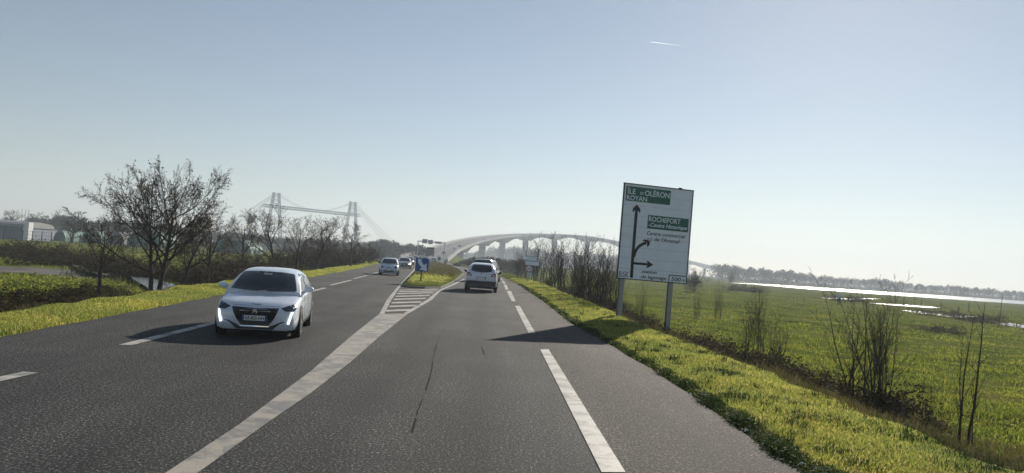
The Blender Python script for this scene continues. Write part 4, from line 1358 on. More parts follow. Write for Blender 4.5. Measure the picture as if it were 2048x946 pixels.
# ------------------------------------------------------------------ bare trees and shrubs
def branch_paths(rng, start, d, length, radius, level, maxlev, P, out):
    n = P['segs'][min(level, len(P['segs']) - 1)]
    pts, rad = [start.copy()], [radius]
    p, d = start.copy(), d.normalized()
    end_r = radius * (P.get('taper0', .12) if level == 0 else P.get('taper', .35))
    for i in range(n):
        j = Vector((rng.gauss(0, 1), rng.gauss(0, 1), rng.gauss(0, 1))) * P['gnarl'] * (P.get('g0', 1.0) if level == 0 else 1.0)
        d = (d + j + Vector((0, 0, P['up'][min(level, len(P['up']) - 1)]))).normalized()
        p = p + d * (length / n)
        pts.append(p.copy())
        rad.append(radius + (end_r - radius) * (i + 1) / n)
    out.append((pts, rad, level))
    if level >= maxlev:
        return
    k = P['num'][min(level, len(P['num']) - 1)]
    for c in range(k):
        t = P['t0'][min(level, len(P['t0']) - 1)] + (1 - P['t0'][min(level, len(P['t0']) - 1)]) * (c + rng.random()) / k
        f = t * n
        i = min(n - 1, int(f))
        q = pts[i].lerp(pts[i + 1], f - i)
        dd = (pts[i + 1] - pts[i]).normalized()
        a = rng.uniform(0, 2 * math.pi) if level else c * 2.4 + rng.uniform(-.5, .5)
        s = dd.orthogonal().normalized()
        s = Matrix.Rotation(a, 3, dd) @ s
        ang = (P['ang'][min(level, len(P['ang']) - 1)] if isinstance(P['ang'], list) else P['ang']) * rng.uniform(.7, 1.25)
        nd = dd * math.cos(ang) + s * math.sin(ang)
        ln = length * (P['ratio'][min(level, len(P['ratio']) - 1)] if isinstance(P['ratio'], list) else P['ratio']) * rng.uniform(.7, 1.2) * (1.15 - .55 * t)
        r = (rad[i] + (rad[i + 1] - rad[i]) * (f - i)) * P.get('rr', .6)
        branch_paths(rng, q, nd, ln, max(r, P['rmin']), level + 1, maxlev, P, out)
def tubes(paths, sel):
    V, F = [], []
    nv = 0
    for pts, rad, lev in paths:
        if not sel(lev):
            continue
        k = 7 if lev == 0 else (5 if lev == 1 else 3)
        d0 = (pts[1] - pts[0]).normalized()
        s = d0.orthogonal().normalized()
        t = d0.cross(s)
        cs = [(math.cos(2 * math.pi * i / k), math.sin(2 * math.pi * i / k)) for i in range(k)]
        for p, r in zip(pts, rad):
            for c, sn in cs:
                V.append((p.x + (s.x * c + t.x * sn) * r, p.y + (s.y * c + t.y * sn) * r, p.z + (s.z * c + t.z * sn) * r))
        for a in range(len(pts) - 1):
            b0 = nv + a * k
            for i in range(k):
                j = (i + 1) % k
                F.append((b0 + i, b0 + j, b0 + k + j))
                F.append((b0 + i, b0 + k + j, b0 + k + i))
        nv += len(pts) * k
    return np.array(V, dtype=np.float32), np.array(F, dtype=np.int32)
def leaves_at(rng, pts, n, size, spread):
    P = np.array([tuple(p) for p in pts], dtype=np.float32)
    r = np.random.RandomState(rng.randrange(1 << 30))
    c = P[r.randint(0, len(P), n)] + r.normal(0, spread, (n, 3)).astype(np.float32)
    a = r.normal(0, 1, (n, 3))
    a /= np.linalg.norm(a, axis=1, keepdims=True)
    b = np.cross(a, r.normal(0, 1, (n, 3)))
    b /= np.linalg.norm(b, axis=1, keepdims=True) + 1e-6
    s = size * r.uniform(.5, 1.4, (n, 1))
    V = np.stack([c - a * s, c - b * s * .55, c + a * s, c + b * s * .55], 1).reshape(-1, 3)
    k = np.arange(n)[:, None] * 4
    F = np.concatenate([k + np.array([[0, 1, 2]]), k + np.array([[0, 2, 3]])], 0)
    return V, F
def tree_template(seed, P, bark='bark', leaf=None, trunk_lev=1):
    rng = random.Random(seed)
    out = []
    for (off, d, ln, r) in P['stems'](rng):
        branch_paths(rng, Vector(off), Vector(d), ln, r, 0, P['levels'], P, out)
    v, f = tubes(out, lambda l: l < trunk_lev)
    tr = fast_mesh('trunk', v, f, bark, True)
    v, f = tubes(out, lambda l: l >= trunk_lev)
    cr = fast_mesh('crown', v, f, bark, True)
    lv = None
    if leaf:
        mat, n, size, spread = leaf
        tips = [p for pts, rad, lev in out if lev >= P['levels'] - 1 for p in pts[1:]]
        v, f = leaves_at(rng, tips, n, size, spread)
        lv = fast_mesh('leaves', v, f, mat)
    hgt = max(p.z for pts, _, _ in out for p in pts)
    return dict(trunk=tr, crown=cr, leaves=lv, h=hgt)
def put_tree(T, name, loc, height, rz, label, cat='tree', group=None, wide=1.0):
    e = empty(name, loc, rz)
    s = height / T['h']
    e.scale = (s * wide, s * wide, s)
    mobj('trunk', T['trunk'], e)
    mobj('crown', T['crown'], e)
    if T['leaves']:
        mobj('leaves', T['leaves'], e)
    return tag(e, label, cat, group)
def fan(n, spread, ln, r, foot=.1):
    def g(rng):
        L = []
        for i in range(n):
            a = 2 * math.pi * i / n + rng.uniform(-.4, .4)
            k = spread * rng.uniform(.3, 1.1)
            L.append(((rng.uniform(-foot, foot), rng.uniform(-foot, foot), -.1), (math.cos(a) * k, math.sin(a) * k, 1), ln * rng.uniform(.7, 1.1), r * rng.uniform(.6, 1.1)))
        return L
    return g
BIG = dict(stems=lambda rng: [((-.13, 0, -.15), (-.05, .03, 1), 2.3, .085), ((.09, .02, -.15), (.04, -.03, 1), 2.5, .095)], levels=4, segs=[7, 8, 6, 4, 3], gnarl=.085, g0=.4, up=[.06, .05, .05, .05, .04],
           num=[11, 13, 8, 5], t0=[.34, .22, .15, .15], ang=[.95, .70, .75, .8], ratio=[1.15, .40, .48, .5], rr=.52, rmin=.0048, taper=.25, taper0=.4)
TREE = dict(stems=lambda rng: [((0, 0, -.15), (rng.uniform(-.1, .1), rng.uniform(-.1, .1), 1), 3.0, .12)], levels=4, segs=[6, 5, 4, 3, 3], gnarl=.09, up=[.03, .05, .06, .06, .05],
            num=[9, 6, 5, 4], t0=[.28, .2, .2, .15], ang=.78, ratio=.60, rr=.55, rmin=.007, taper=.3)
COPP = dict(stems=fan(9, .24, 3.2, .036, .55), levels=3, segs=[7, 5, 4, 3], gnarl=.05, up=[.05, .09, .08, .06], num=[10, 5, 4], t0=[.12, .2, .2], ang=.62, ratio=.40, rr=.5, rmin=.0055, taper=.25)
WHIP = dict(stems=fan(13, .26, 2.6, .020, .42), levels=3, segs=[7, 4, 3, 2], gnarl=.055, up=[.04, .08, .06], num=[9, 4, 3], t0=[.12, .2, .2], ang=.6, ratio=.34, rr=.5, rmin=.003, taper=.22)
POLE = dict(stems=lambda rng: [((-.18, 0, -.1), (-.02, 0, 1), 2.3, .022), ((.10, .05, -.1), (.10, .02, 1), 2.5, .026), ((.02, .1, -.1), (.04, 0, 1), 2.0, .016), ((.38, .1, -.1), (.05, 0, 1), 1.5, .013)], levels=2, segs=[8, 4, 3], gnarl=.045, up=[.02, .06, .05],
            num=[9, 3], t0=[.25, .2], ang=.65, ratio=.20, rr=.45, rmin=.0035, taper=.2)
SHRUB = dict(stems=fan(14, .75, 1.9, .03), levels=3, segs=[5, 4, 3, 3], gnarl=.10, up=[.03, .05, .05, .04], num=[7, 5, 4], t0=[.15, .15, .15], ang=.75, ratio=.50, rr=.55, rmin=.0065, taper=.3)
FARTREE = dict(stems=lambda rng: [((0, 0, -.2), (rng.uniform(-.08, .08), 0, 1), 3.2, .13)], levels=3, segs=[5, 4, 3, 3], gnarl=.08, up=[.03, .06, .06, .05], num=[11, 7, 6], t0=[.2, .2, .2], ang=.75, ratio=.58, rr=.55, rmin=.02, taper=.3)
T_big = tree_template(11, BIG, 'bark', ('brown_leaf', 1500, .032, .05))
T_tree = [tree_template(20 + i, TREE, 'bark', ('brown_leaf', 260, .04, .06)) for i in range(2)] + [tree_template(24, TREE, 'bark', ('yellow_leaf', 60, .05, .06))]
T_copp = [tree_template(30 + i, COPP, 'bark', (('brown_leaf', 90, .03, .05) if i else ('yellow_leaf', 70, .03, .05))) for i in range(3)]
T_whip = [tree_template(40 + i, WHIP, 'bark') for i in range(2)]
T_pole = [tree_template(50, POLE, 'bark')]
T_shrub = [tree_template(60 + i, SHRUB, 'bark', ('hedge_leaf', 2600, .045, .10)) for i in range(3)]
T_far = [tree_template(70 + i, FARTREE, 'bark') for i in range(3)]

b = ground_pt(311, 584, -.35)
put_tree(T_big, 'bare_tree', (b.x, b.y, gz(b.x, b.y)), 6.0, 1.1, 'large twin-trunked bare tree with a broad crown above the left verge', wide=.80)
def hp(px, py_top, D, extra=0.0):
    """ground height at that column and depth, and the height that reaches the given row"""
    p = at_depth(px, py_top, D)
    g = gz(p.x, p.y)
    return Vector((p.x, p.y, g)), p.z - g + extra
# trees and shrubs along the oncoming side's ditch
L1 = [(212, 420, 31, 1, 'thin bare tree standing left of the big twin-trunked tree'), (372, 415, 33, 0, 'bare tree leaning beside the right of the big twin-trunked tree'), (425, 420, 36, 1, 'bare tree just above the bonnet side mirror of the white hatchback'),
      (494, 432, 62, 1, 'slender bare tree left of the near transporter tower'), (571, 425, 58, 2, 'tall bare tree in front of the near transporter tower'), (600, 440, 60, 1, 'bare tree right of the near transporter tower'),
      (637, 440, 66, 0, 'bare tree with dark ball of leaves under the transporter span'), (668, 452, 72, 2, 'smaller bare tree with yellow leaves under the transporter span'), (708, 452, 78, 1, 'bare tree in front of the far transporter tower')]
for px, top, D, k, lb in L1:
    p, h = hp(px, top, D)
    put_tree(T_tree[k], 'bare_tree', p, h * (1.14 if px > 450 else 1.0), rnd.uniform(0, 6), lb, group='bare trees along the left ditch', wide=.95)
sh_px = [(225, 585, 26, 1.0), (160, 585, 24, .95), (372, 560, 32, 1.0), (395, 520, 34, 1.1), (425, 508, 38, 1.2), (455, 500, 42, 1.2), (478, 497, 47, 1.25), (500, 500, 50, 1.2), (527, 512, 52, 1.1), (550, 500, 56, 1.2), (585, 492, 70, 1.4), (618, 488, 74, 1.4), (650, 484, 80, 1.5), (676, 486, 84, 1.5), (702, 484, 90, 1.5), (726, 486, 96, 1.4), (742, 492, 104, 1.3), (690, 505, 76, 1.2), (655, 515, 68, 1.1), (712, 505, 84, 1.3)]
for i, (px, top, D, wd) in enumerate(sh_px):
    p, h = hp(px, top, D)
    lb = '%s dark twiggy shrub along the left ditch, counted from the near end' % ORD[i] if i < 16 else ['dark shrub filling the gap under the far transporter tower', 'low dark shrub before the row right of the white hatchback roof', 'low dark shrub under the transporter span near the verge', 'dense dark shrub closing the left row near the small hatchback'][i - 16]
    put_tree(T_shrub[i % 3], 'ditch_shrub', p, max(.8, h), rnd.uniform(0, 6), lb, 'shrub', 'dark shrubs along the left ditch', wide=wd)
# low dark brambles and hedge clumps
def bramble_template(seed, n=2600, stems=26):
    rng = random.Random(seed)
    out = []
    for i in range(stems):
        a = rng.uniform(0, 6.283)
        q = rng.uniform(0, .75)
        branch_paths(rng, Vector((math.cos(a) * q, math.sin(a) * q, -.05)), Vector((math.cos(a) * .7, math.sin(a) * .7, 1)), rng.uniform(.6, 1.1), .009, 0, 1, dict(segs=[6, 4], gnarl=.16, up=[-.13, -.05], num=[5], t0=[.2], ang=.8, ratio=.5, rr=.7, rmin=.005, taper=.4), out)
    v, f = tubes(out, lambda l: True)
    st = fast_mesh('stems', v, f, 'bark')
    pts = [p for pp, _, _ in out for p in pp]
    v, f = leaves_at(rng, pts, n, .045, .11)
    v[:, 2] = np.abs(v[:, 2])
    lf = fast_mesh('leaves', v, f, 'bramble')
    return dict(trunk=st, leaves=lf, h=.8)
T_bram = [bramble_template(80 + i) for i in range(3)]
def put_bush(T, name, loc, sx_, sy_, sz_, rz, label, group):
    e = empty(name, loc, rz)
    e.scale = (sx_, sy_, sz_)
    mobj('stems', T['trunk'], e)
    mobj('leaves', T['leaves'], e)
    return tag(e, label, 'bush', group)
# right ditch brambles: a run beside the verge
k = 0
for yv, dd, s in [(29.5, 3.2, .8), (26.5, 4.3, 1.0), (24.0, 4.6, .95), (22.0, 4.9, 1.0), (20.4, 4.8, .9), (18.8, 4.7, .85), (17.3, 4.4, .75), (15.6, 4.6, .8), (14.4, 4.4, .95), (12.9, 4.2, .55), (33.5, 3.6, .9), (38, 3.6, 1.0), (43, 3.8, 1.0), (48, 4.0, 1.1), (54, 4.2, 1.1), (61, 4.3, 1.3)]:
    x = float(XR(yv)) + dd
    put_bush(T_bram[k % 3], 'bramble_bush', (x, yv, gz(x, yv) - .05), s * .95, s * 1.3, s * .78, rnd.uniform(0, 6), 'dark bramble bush below the right verge, %s from the direction sign' % ORD[k], 'brambles below the right verge')
    k += 1
k = 0
for px, py, D, s in [(15, 600, 21, 1.5), (70, 606, 20.5, 1.4), (120, 600, 22, 1.3), (165, 592, 23.5, 1.3), (205, 585, 25, 1.2), (100, 588, 24, 1.3), (55, 578, 25, 1.6), (140, 572, 28, 1.4), (20, 497, 75, 3.0), (60, 500, 72, 3.0), (100, 507, 66, 2.6), (135, 512, 60, 2.6), (165, 516, 68, 2.4), (195, 521, 64, 2.3), (225, 526, 60, 2.2), (255, 532, 56, 2.1), (238, 540, 53, 2.2), (272, 540, 52, 2.2), (306, 540, 51, 2.2), (338, 540, 49, 2.1), (212, 585, 29, 1.1), (246, 590, 28, 1.0), (196, 565, 35, 1.2), (276, 592, 27, .75)]:
    p = at_depth(px, py, D)
    put_bush(T_bram[k % 3], 'bramble_bush', (p.x, p.y, gz(p.x, p.y) - .05), s * 1.15, s, s * .62, rnd.uniform(0, 6), ('dark bramble bush in the left ditch, %s of eight from the frame edge' % ORD[k]) if k < 8 else ('dark hedge bush behind the gravel yard, %s of eight from the frame edge' % ORD[k - 8] if k < 16 else ['dark bush behind the ditch water, first of four from the left', 'dark bush behind the ditch water, second of four from the left', 'dark bush behind the ditch water, third of four from the left', 'dark bush behind the ditch water, last of four from the left', 'dark bramble left of the big bare tree, nearest the gravel yard', 'dark bramble between the thin bare tree and the big bare tree', 'dark bramble between the two pieces of ditch water', 'lowest dark bramble at the foot of the big bare tree'][k - 16]), 'brambles on the left')
    k += 1
# bare saplings on the right between the 50 sign and the direction sign
R1 = [(1066, 458, 75, 0, 1.0), (1045, 480, 80, 1, .8), (1096, 470, 62, 2, .75), (1112, 462, 54, 1, .95), (1135, 466, 49, 0, 1.0), (1158, 462, 45, 2, 1.05), (1180, 466, 41, 1, 1.05), (1203, 468, 37, 0, 1.0), (1225, 474, 34, 2, .9), (1172, 500, 39, 2, 1.1), (1212, 505, 35.5, 1, 1.05)]
for i, (px, top, D, kk, wd) in enumerate(R1):
    p, h = hp(px, top, D)
    lb = 'bare many-stemmed sapling clump, %s in the row counted from the 50 sign' % ORD[i] if i < 9 else ['shorter thicker sapling clump in front of the right-hand row', 'shorter sapling clump close to the direction sign'][i - 9]
    put_tree(T_copp[kk], 'sapling_clump', p, h, rnd.uniform(0, 6), lb, 'sapling', 'saplings along the right ditch', wd)
for i, (px, top, D) in enumerate([(1100, 552, 60), (1150, 570, 47), (1190, 582, 40), (1232, 592, 33)]):
    p, h = hp(px, top, D)
    put_tree(T_shrub[i % 3], 'undergrowth_shrub', p, h, rnd.uniform(0, 6), 'low dark undergrowth shrub under the sapling row, %s from the 50 sign' % ORD[i], 'shrub', 'undergrowth under the saplings', 1.2)
# near shrubs in the right ditch and meadow
for px, py, z, top, T, lb, wd in [(1518, 716, -.75, 578, T_copp[2], 'bare vase-shaped sapling rising from the brambles right of the direction sign', .75), (1560, 735, -.8, 620, T_whip[0], 'low thin bare whips beside the vase-shaped sapling', .8), (1742, 806, -.62, 528, T_whip[1], 'tall bare many-stemmed shrub with a dark tangled foot', 1.15), (1772, 800, -.65, 560, T_copp[0], 'bare stems growing through the tall many-stemmed shrub', .55), (1945, 905, -.35, 585, T_pole[0], 'bare pole-like stems near the right frame edge', 1.0),
                                  (1440, 640, -1.05, 560, T_whip[0], 'thin whips in the meadow right of the sign post', .5), (1395, 640, -1.0, 575, T_whip[1], 'thin whips directly right of the sign post', .5), (1285, 640, -.6, 560, T_whip[0], 'thin whips between the two direction sign posts', .6), (1800, 860, -.5, 760, T_whip[0], 'low thin twigs before the tall many-stemmed shrub', .9), (1860, 865, -.6, 745, T_whip[1], 'low thin twigs left of the pole-like stems', .8)]:
    g = ground_pt(px, py, z)
    p, h = hp(px, top, g.y)
    put_tree(T, 'bare_shrub', p, h * (1.12 if px < 1700 else .97), rnd.uniform(0, 6), lb, 'shrub', 'bare shrubs in the right ditch', wd)
for px, top, D, wd, nm, lb in [(1391, 533, 120, .75, 'round_bush', 'solitary round bush on the meadow beside the direction sign'), (1465, 538, 330, .6, 'round_bush', 'small dark tree on the far river bank')]:
    p, h = hp(px, top, D)
    put_tree(T_shrub[0], nm, p, h, rnd.uniform(0, 6), lb, 'bush', wide=wd)
for px, py, s_, lb in [(1490, 583, 3.0, 'dark spreading bush behind the vase-shaped sapling'), (1695, 603, 2.2, 'dark bush beside the standing person'), (1880, 632, 1.9, 'dark bush by the broken flood pool'), (1965, 645, 1.9, 'dark bush next to the flood pool at the frame edge'), (1880, 664, 1.3, 'low brown tussock on the meadow below the broken flood pool')]:
    p = ground_pt(px, py, -1.1)
    put_bush(T_bram[0], 'marsh_bush', (p.x, p.y, gz(p.x, p.y) - .05), s_ * 1.2, s_, s_ * .62, rnd.uniform(0, 6), lb, 'dark bushes in the marsh')
# marsh posts
for i, (px, py, h) in enumerate([(1842, 616, 1.3), (1882, 619, 1.1), (1937, 625, 1.5), (1917, 627, 1.0), (1997, 655, 3.0)]):
    p = ground_pt(px, py, -1.1)
    o = MB().bar((0, 0, -.3), (.03 if h < 2 else .25, 0, h), .07 if h < 2 else .035, .06 if h < 2 else .02, n=6).build('marsh_post', 'bark')
    o.location = (p.x, p.y, gz(p.x, p.y))
    tag(o, ['thick wooden post at the end of the long thin flood pool', 'short wooden post right of the thick one in the marsh', 'tall thin wooden post by the dark marsh bushes', 'shortest wooden post left of the tall thin one', 'long thin pole standing far right in the marsh'][i], 'post', 'posts in the marsh')
# trees behind the yard
for px, top, D, kk, wd, lb in [(22, 418, 260, 0, 1.2, 'bare spreading tree behind the curved-roof shed'), (72, 422, 265, 1, 1.1, 'bare tree left of the pair behind the storage tunnels'), (100, 416, 262, 2, 1.1, 'bare tree right of the pair behind the storage tunnels'), (150, 413, 172, 1, 1.15, 'bare fan-shaped tree at the yard fence left of the big tree'), (128, 432, 270, 0, 1.1, 'small bare tree beyond the fan-shaped one')]:
    p, h = hp(px, top, D)
    put_tree(T_far[kk], 'yard_tree', p, h, rnd.uniform(0, 6), lb, group='trees behind the yard', wide=wd)

# ------------------------------------------------------------------ far woods (one mass each)
def wood(name, spots, label, seed):
    r = np.random.RandomState(seed)
    VV, FF, n0 = [], [], 0
    for (px, top, D, w) in spots:
        c = at_depth(px, top, D)
        g = -1.3
        h = c.z - g
        if h < 1:
            continue
        n = 420
        a = r.uniform(0, 2 * math.pi, n)
        t = r.uniform(0, 1, n) ** .8
        prof = np.sin(np.clip(t, 0, 1) * math.pi * .86 + .42) ** .6
        rad = w * h * prof * r.uniform(.2, 1.0, n) ** .5 * .5
        z = g + h * t * (1 + .10 * np.sin(a * 3 + r.uniform(0, 6)))
        cc = np.stack([c.x + rad * np.cos(a), c.y + rad * np.sin(a), z], 1)
        s = (h * .035 * r.uniform(.5, 1.6, n))[:, None]
        d1 = r.normal(0, 1, (n, 3)); d1 /= np.linalg.norm(d1, axis=1, keepdims=True)
        d2 = np.cross(d1, r.normal(0, 1, (n, 3))); d2 /= np.linalg.norm(d2, axis=1, keepdims=True)
        V = np.stack([cc - d1 * s, cc - d2 * s, cc + d1 * s, cc + d2 * s], 1).reshape(-1, 3)
        k_ = np.arange(n)[:, None] * 4 + n0
        VV.append(V); FF += [k_ + np.array([[0, 1, 2]]), k_ + np.array([[0, 2, 3]])]
        n0 += n * 4
        # upright twigs breaking the top outline
        m = 60
        bx = c.x + r.normal(0, w * h * .22, m); by = c.y + r.normal(0, w * h * .1, m)
        z0 = g + h * r.uniform(.45, .8, m); z1 = g + h * r.uniform(.85, 1.1, m)
        lx = r.normal(0, h * .07, m); q = h * .006 + .02
        V = np.stack([np.stack([bx - q, by, z0], 1), np.stack([bx + q, by, z0], 1), np.stack([bx + lx, by, z1], 1)], 1).reshape(-1, 3)
        k_ = np.arange(m)[:, None] * 3 + n0
        VV.append(V); FF.append(k_ + np.array([[0, 1, 2]]))
        n0 += m * 3
    o = mobj(name, fast_mesh(name, np.concatenate(VV), np.concatenate(FF), 'far_leaf'))
    return tag(o, label, kind='stuff')
r = random.Random(5)
spots = []
for i in range(110):                      # far bank on the right
    px = 1432 + i * 6.6 + r.uniform(-4, 4)
    top = np.interp(px, [1385, 1430, 1560, 1700, 1850, 2048, 2300], [524, 528, 543, 556, 570, 584, 602]) + r.uniform(-2.5, 3) + 2.0 * math.sin(px * .035)
    spots.append((px, top, r.uniform(520, 640), r.uniform(.8, 1.3)))
wood('far_bank_wood', spots, 'blue hazy wood along the far river bank', 1)
spots = []
for i in range(60):                      # beyond the road on the left of the viaduct ramp
    px = 735 + i * 2.2
    spots.append((px, np.interp(px, [735, 760, 775, 800, 835, 870], [490, 484, 484, 492, 494, 504]) + r.uniform(-4, 5), r.uniform(300, 420), r.uniform(.8, 1.3)))
wood('roadside_wood', spots, 'hazy wood beyond the bend left of the viaduct ramp', 2)
spots = []
for i in range(120):                     # behind and under the viaduct
    px = 880 + i * 3.4
    spots.append((px, np.interp(px, [880, 940, 1000, 1040, 1110, 1300], [514, 508, 498, 500, 508, 522]) + r.uniform(-6, 5), r.uniform(900, 1150), r.uniform(.9, 1.4)))
wood('wood_beyond_viaduct', spots, 'pale hazy wood seen through the viaduct arches', 3)
spots = []
for i in range(70):
    px = 905 + i * 2.4
    spots.append((px, np.interp(px, [905, 940, 970, 1000, 1040, 1075], [533, 521, 518, 523, 524, 528]) + r.uniform(-5, 5), r.uniform(150, 240), r.uniform(.9, 1.4)))
wood('thicket_before_viaduct', spots, 'grey green thicket at the foot of the viaduct piers', 4)
spots = []
for i in range(150):
    px = -60 + i * 5.6
    spots.append((px, np.interp(px, [-60, 60, 130, 160, 300, 450, 600, 780], [446, 441, 436, 444, 450, 468, 480, 488]) + r.uniform(-5, 5), r.uniform(320, 420), r.uniform(.9, 1.4)))
wood('wood_behind_yard', spots, 'grey wood closing the view behind the storage yard', 6)

# ------------------------------------------------------------------ grass
def blades(P, hgt, wid, seed, lean=.5):
    r = np.random.RandomState(seed)
    n = len(P)
    a = r.uniform(0, 2 * math.pi, n)
    h = (hgt * r.uniform(.5, 1.3, n))[:, None]
    w = (wid * r.uniform(.6, 1.3, n))[:, None]
    s = np.stack([np.cos(a), np.sin(a), np.zeros(n)], 1)
    b = r.uniform(0, 2 * math.pi, n)
    l = (lean * r.uniform(.1, 1.2, n))[:, None] * np.stack([np.cos(b), np.sin(b), np.zeros(n)], 1)
    up = np.array([[0, 0, 1.0]])
    m = P + l * h * .35 + up * h * .6
    t = P + l * h * 1.0 + up * h * (1.0 - .25 * np.abs(l).sum(1, keepdims=True))
    V = np.stack([P - s * w, P + s * w, m - s * w * .7, m + s * w * .7, t], 1).reshape(-1, 3)
    k = np.arange(n)[:, None] * 5
    F = np.concatenate([k + np.array([[0, 1, 3]]), k + np.array([[0, 3, 2]]), k + np.array([[2, 3, 4]])], 0)
    return V, F
R = np.random.RandomState(3)
def scatter(n, y0, y1, d0, d1, side, power=1.0):
    u = R.uniform(0, 1, n)
    y = 1.0 / (1 / y0 + (1 / y1 - 1 / y0) * u) if power else y0 + (y1 - y0) * u
    d = R.uniform(d0, d1, n)
    x = XR(y) + d if side > 0 else XL(y) - d
    return x, y
def grass(name, x, y, h, w, mat, label, seed, lean=.5, zf=None):
    z = ground_z(x, y) if zf is None else zf
    V, F = blades(np.stack([x, y, z - .01], 1), h, w, seed, lean)
    o = mobj(name, fast_mesh(name, V, F, mat))
    return tag(o, label, kind='stuff')
def clump(x, y, s=1.7):
    return .5 + .5 * np.sin(s * x + 1.3 * np.sin(s * .7 * y)) * np.sin(s * .8 * y + 1.1 * np.sin(s * .9 * x))
x, y = scatter(230000, 5.5, 75, -.03, 2.75, 1)
c = clump(x, y, 2.1)
e_ = np.clip((x - XR(y)) / .35, .35, 1)
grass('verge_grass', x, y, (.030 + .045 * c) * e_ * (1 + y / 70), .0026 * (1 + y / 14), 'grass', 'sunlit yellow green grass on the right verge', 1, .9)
x, y = scatter(16000, 5.5, 60, -.06, .28, 1)
grass('fringe_weeds', x, y, (.03 + .09 * clump(x, y, 3.1) ** 2) * (1 + y / 70), .0034 * (1 + y / 9), 'fringe', 'dark ragged weeds along the edge of the right shoulder', 11, 1.0)
n = 240
cy = 1.0 / (1 / 6.0 + (1 / 50.0 - 1 / 6.0) * R.uniform(0, 1, n))
cd = R.uniform(.3, 2.7, n)
kk = R.randint(0, n, 6500)
y = cy[kk] + R.normal(0, .07, 6500)
x = XR(y) + cd[kk] + R.normal(0, .07, 6500)
grass('grass_tufts', x, y, .09 + .05 * clump(x, y, 5), .0036 * (1 + y / 12), 'fringe', 'darker green tufts in the right verge grass', 12, 1.0)
x, y = scatter(140000, 10, 120, -.03, 1.95, -1)
c = clump(x, y, 1.7)
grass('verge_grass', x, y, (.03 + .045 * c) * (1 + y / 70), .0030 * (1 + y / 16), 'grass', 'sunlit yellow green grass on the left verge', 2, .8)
x, y = scatter(42000, 6, 60, 2.4, 6.5, 1)
grass('ditch_grass', x, y, .10 + .16 * clump(x, y, 1.1), .0028 * (1 + y / 10), 'dry_grass', 'dry brown grass in the right ditch', 3, .7)
x, y = scatter(34000, 10, 80, 1.8, 5.0, -1)
grass('ditch_grass', x, y, .10 + .20 * clump(x, y, 1.1), .004 * (1 + y / 12), 'dry_grass', 'dry brown grass in the left ditch', 4, .7)
n = 170000
y = 1.0 / (1 / 8.0 + (1 / 160.0 - 1 / 8.0) * R.uniform(0, 1, n))
x = XR(y) + 5.2 + R.uniform(0, 1, n) * (y * .75 + 3)
c = clump(x, y, .55)
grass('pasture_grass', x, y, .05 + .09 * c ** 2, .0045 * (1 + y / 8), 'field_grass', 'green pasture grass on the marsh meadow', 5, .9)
n = 50000
y = 1.0 / (1 / 20.0 + (1 / 150.0 - 1 / 20.0) * R.uniform(0, 1, n))
x = XL(y) - 4.5 - R.uniform(0, 1, n) * (y * .75)
keep = np.hypot((x - gp.x) / 9.0, (y - gp.y) / 4.5) > 1.1
x, y = x[keep], y[keep]
grass('pasture_grass', x, y, .08 + .10 * clump(x, y, .5), .006 * (1 + y / 8), 'field_grass', 'green grass around the gravel yard on the left', 6, .8)
n = 190
cy = 1.0 / (1 / 16.0 + (1 / 120.0 - 1 / 16.0) * R.uniform(0, 1, n))
cx_ = XR(cy) + 6.5 + R.uniform(0, 1, n) ** 1.3 * (cy * .62)
kk = R.randint(0, n, 26000)
y = cy[kk] + R.normal(0, .35, 26000)
x = cx_[kk] + R.normal(0, .45, 26000)
grass('tussocks', x, y, .10 + .14 * clump(x, y, 1.6), .004 * (1 + y / 12), 'field_grass', 'taller grass tussocks dotted over the marsh meadow', 14, .8)
# island grass
n = 26000
ia = np.array([(p.x, p.y) for p in dense])
tri = R.randint(0, len(ia), n)
k1, k2 = np.sqrt(R.uniform(0, 1, n)) * .97, R.uniform(0, 1, n)
pa, pb = ia[tri], ia[(tri + 1) % len(ia)]
cc = np.array([[cen.x, cen.y]])
P2 = cc + ((pa + (pb - pa) * k2[:, None]) - cc) * k1[:, None]
zz = np.interp(k1, [.05, .3, .6, .8, .93, .965, 1.0], [.36, .36, .33, .26, .16, .11, .11])
near = P2[:, 1] + R.normal(0, 2.5, n) < 58
for sel, mt_, lb in ((near, 'grass', 'short yellowish grass at the tip of the traffic island'), (~near, 'dry_grass', 'dull olive grass on the far part of the traffic island')):
    grass('island_grass', P2[sel, 0], P2[sel, 1], .05 + .05 * clump(P2[sel, 0], P2[sel, 1], 1.0), .016 + P2[sel, 1] * .0003, mt_, lb, 7, .8, zz[sel])
# small flowers and pale seed heads
def specks(name, x, y, hz, size, mat, label):
    r_ = np.random.RandomState(9)
    n = len(x)
    c = np.stack([x, y, ground_z(x, y) + hz * r_.uniform(.6, 1.3, n)], 1)
    V, F = [], []
    a = r_.normal(0, 1, (n, 3)); a /= np.linalg.norm(a, axis=1, keepdims=True)
    b_ = np.cross(a, r_.normal(0, 1, (n, 3))); b_ /= np.linalg.norm(b_, axis=1, keepdims=True)
    s = (size * r_.uniform(.6, 1.3, n))[:, None]
    V = np.stack([c + (a * math.cos(q) + b_ * math.sin(q)) * s for q in (0, 1.257, 2.513, 3.77, 5.027)], 1).reshape(-1, 3)
    k_ = np.arange(n)[:, None] * 5
    F = np.concatenate([k_ + np.array([[0, 1, 2]]), k_ + np.array([[0, 2, 3]]), k_ + np.array([[0, 3, 4]])], 0)
    return tag(mobj(name, fast_mesh(name, V, F, mat)), label, kind='stuff')
y = 1.0 / (1 / 7.0 + (1 / 70.0 - 1 / 7.0) * R.uniform(0, 1, 900))
x = XR(y) + 5.5 + R.uniform(0, 1, 900) * (y * .6 + 2)
specks('daisies', x, y, .10, .009, 'petal', 'tiny white flowers scattered over the marsh meadow')
x, y = scatter(120, 6, 60, .3, 2.6, 1)
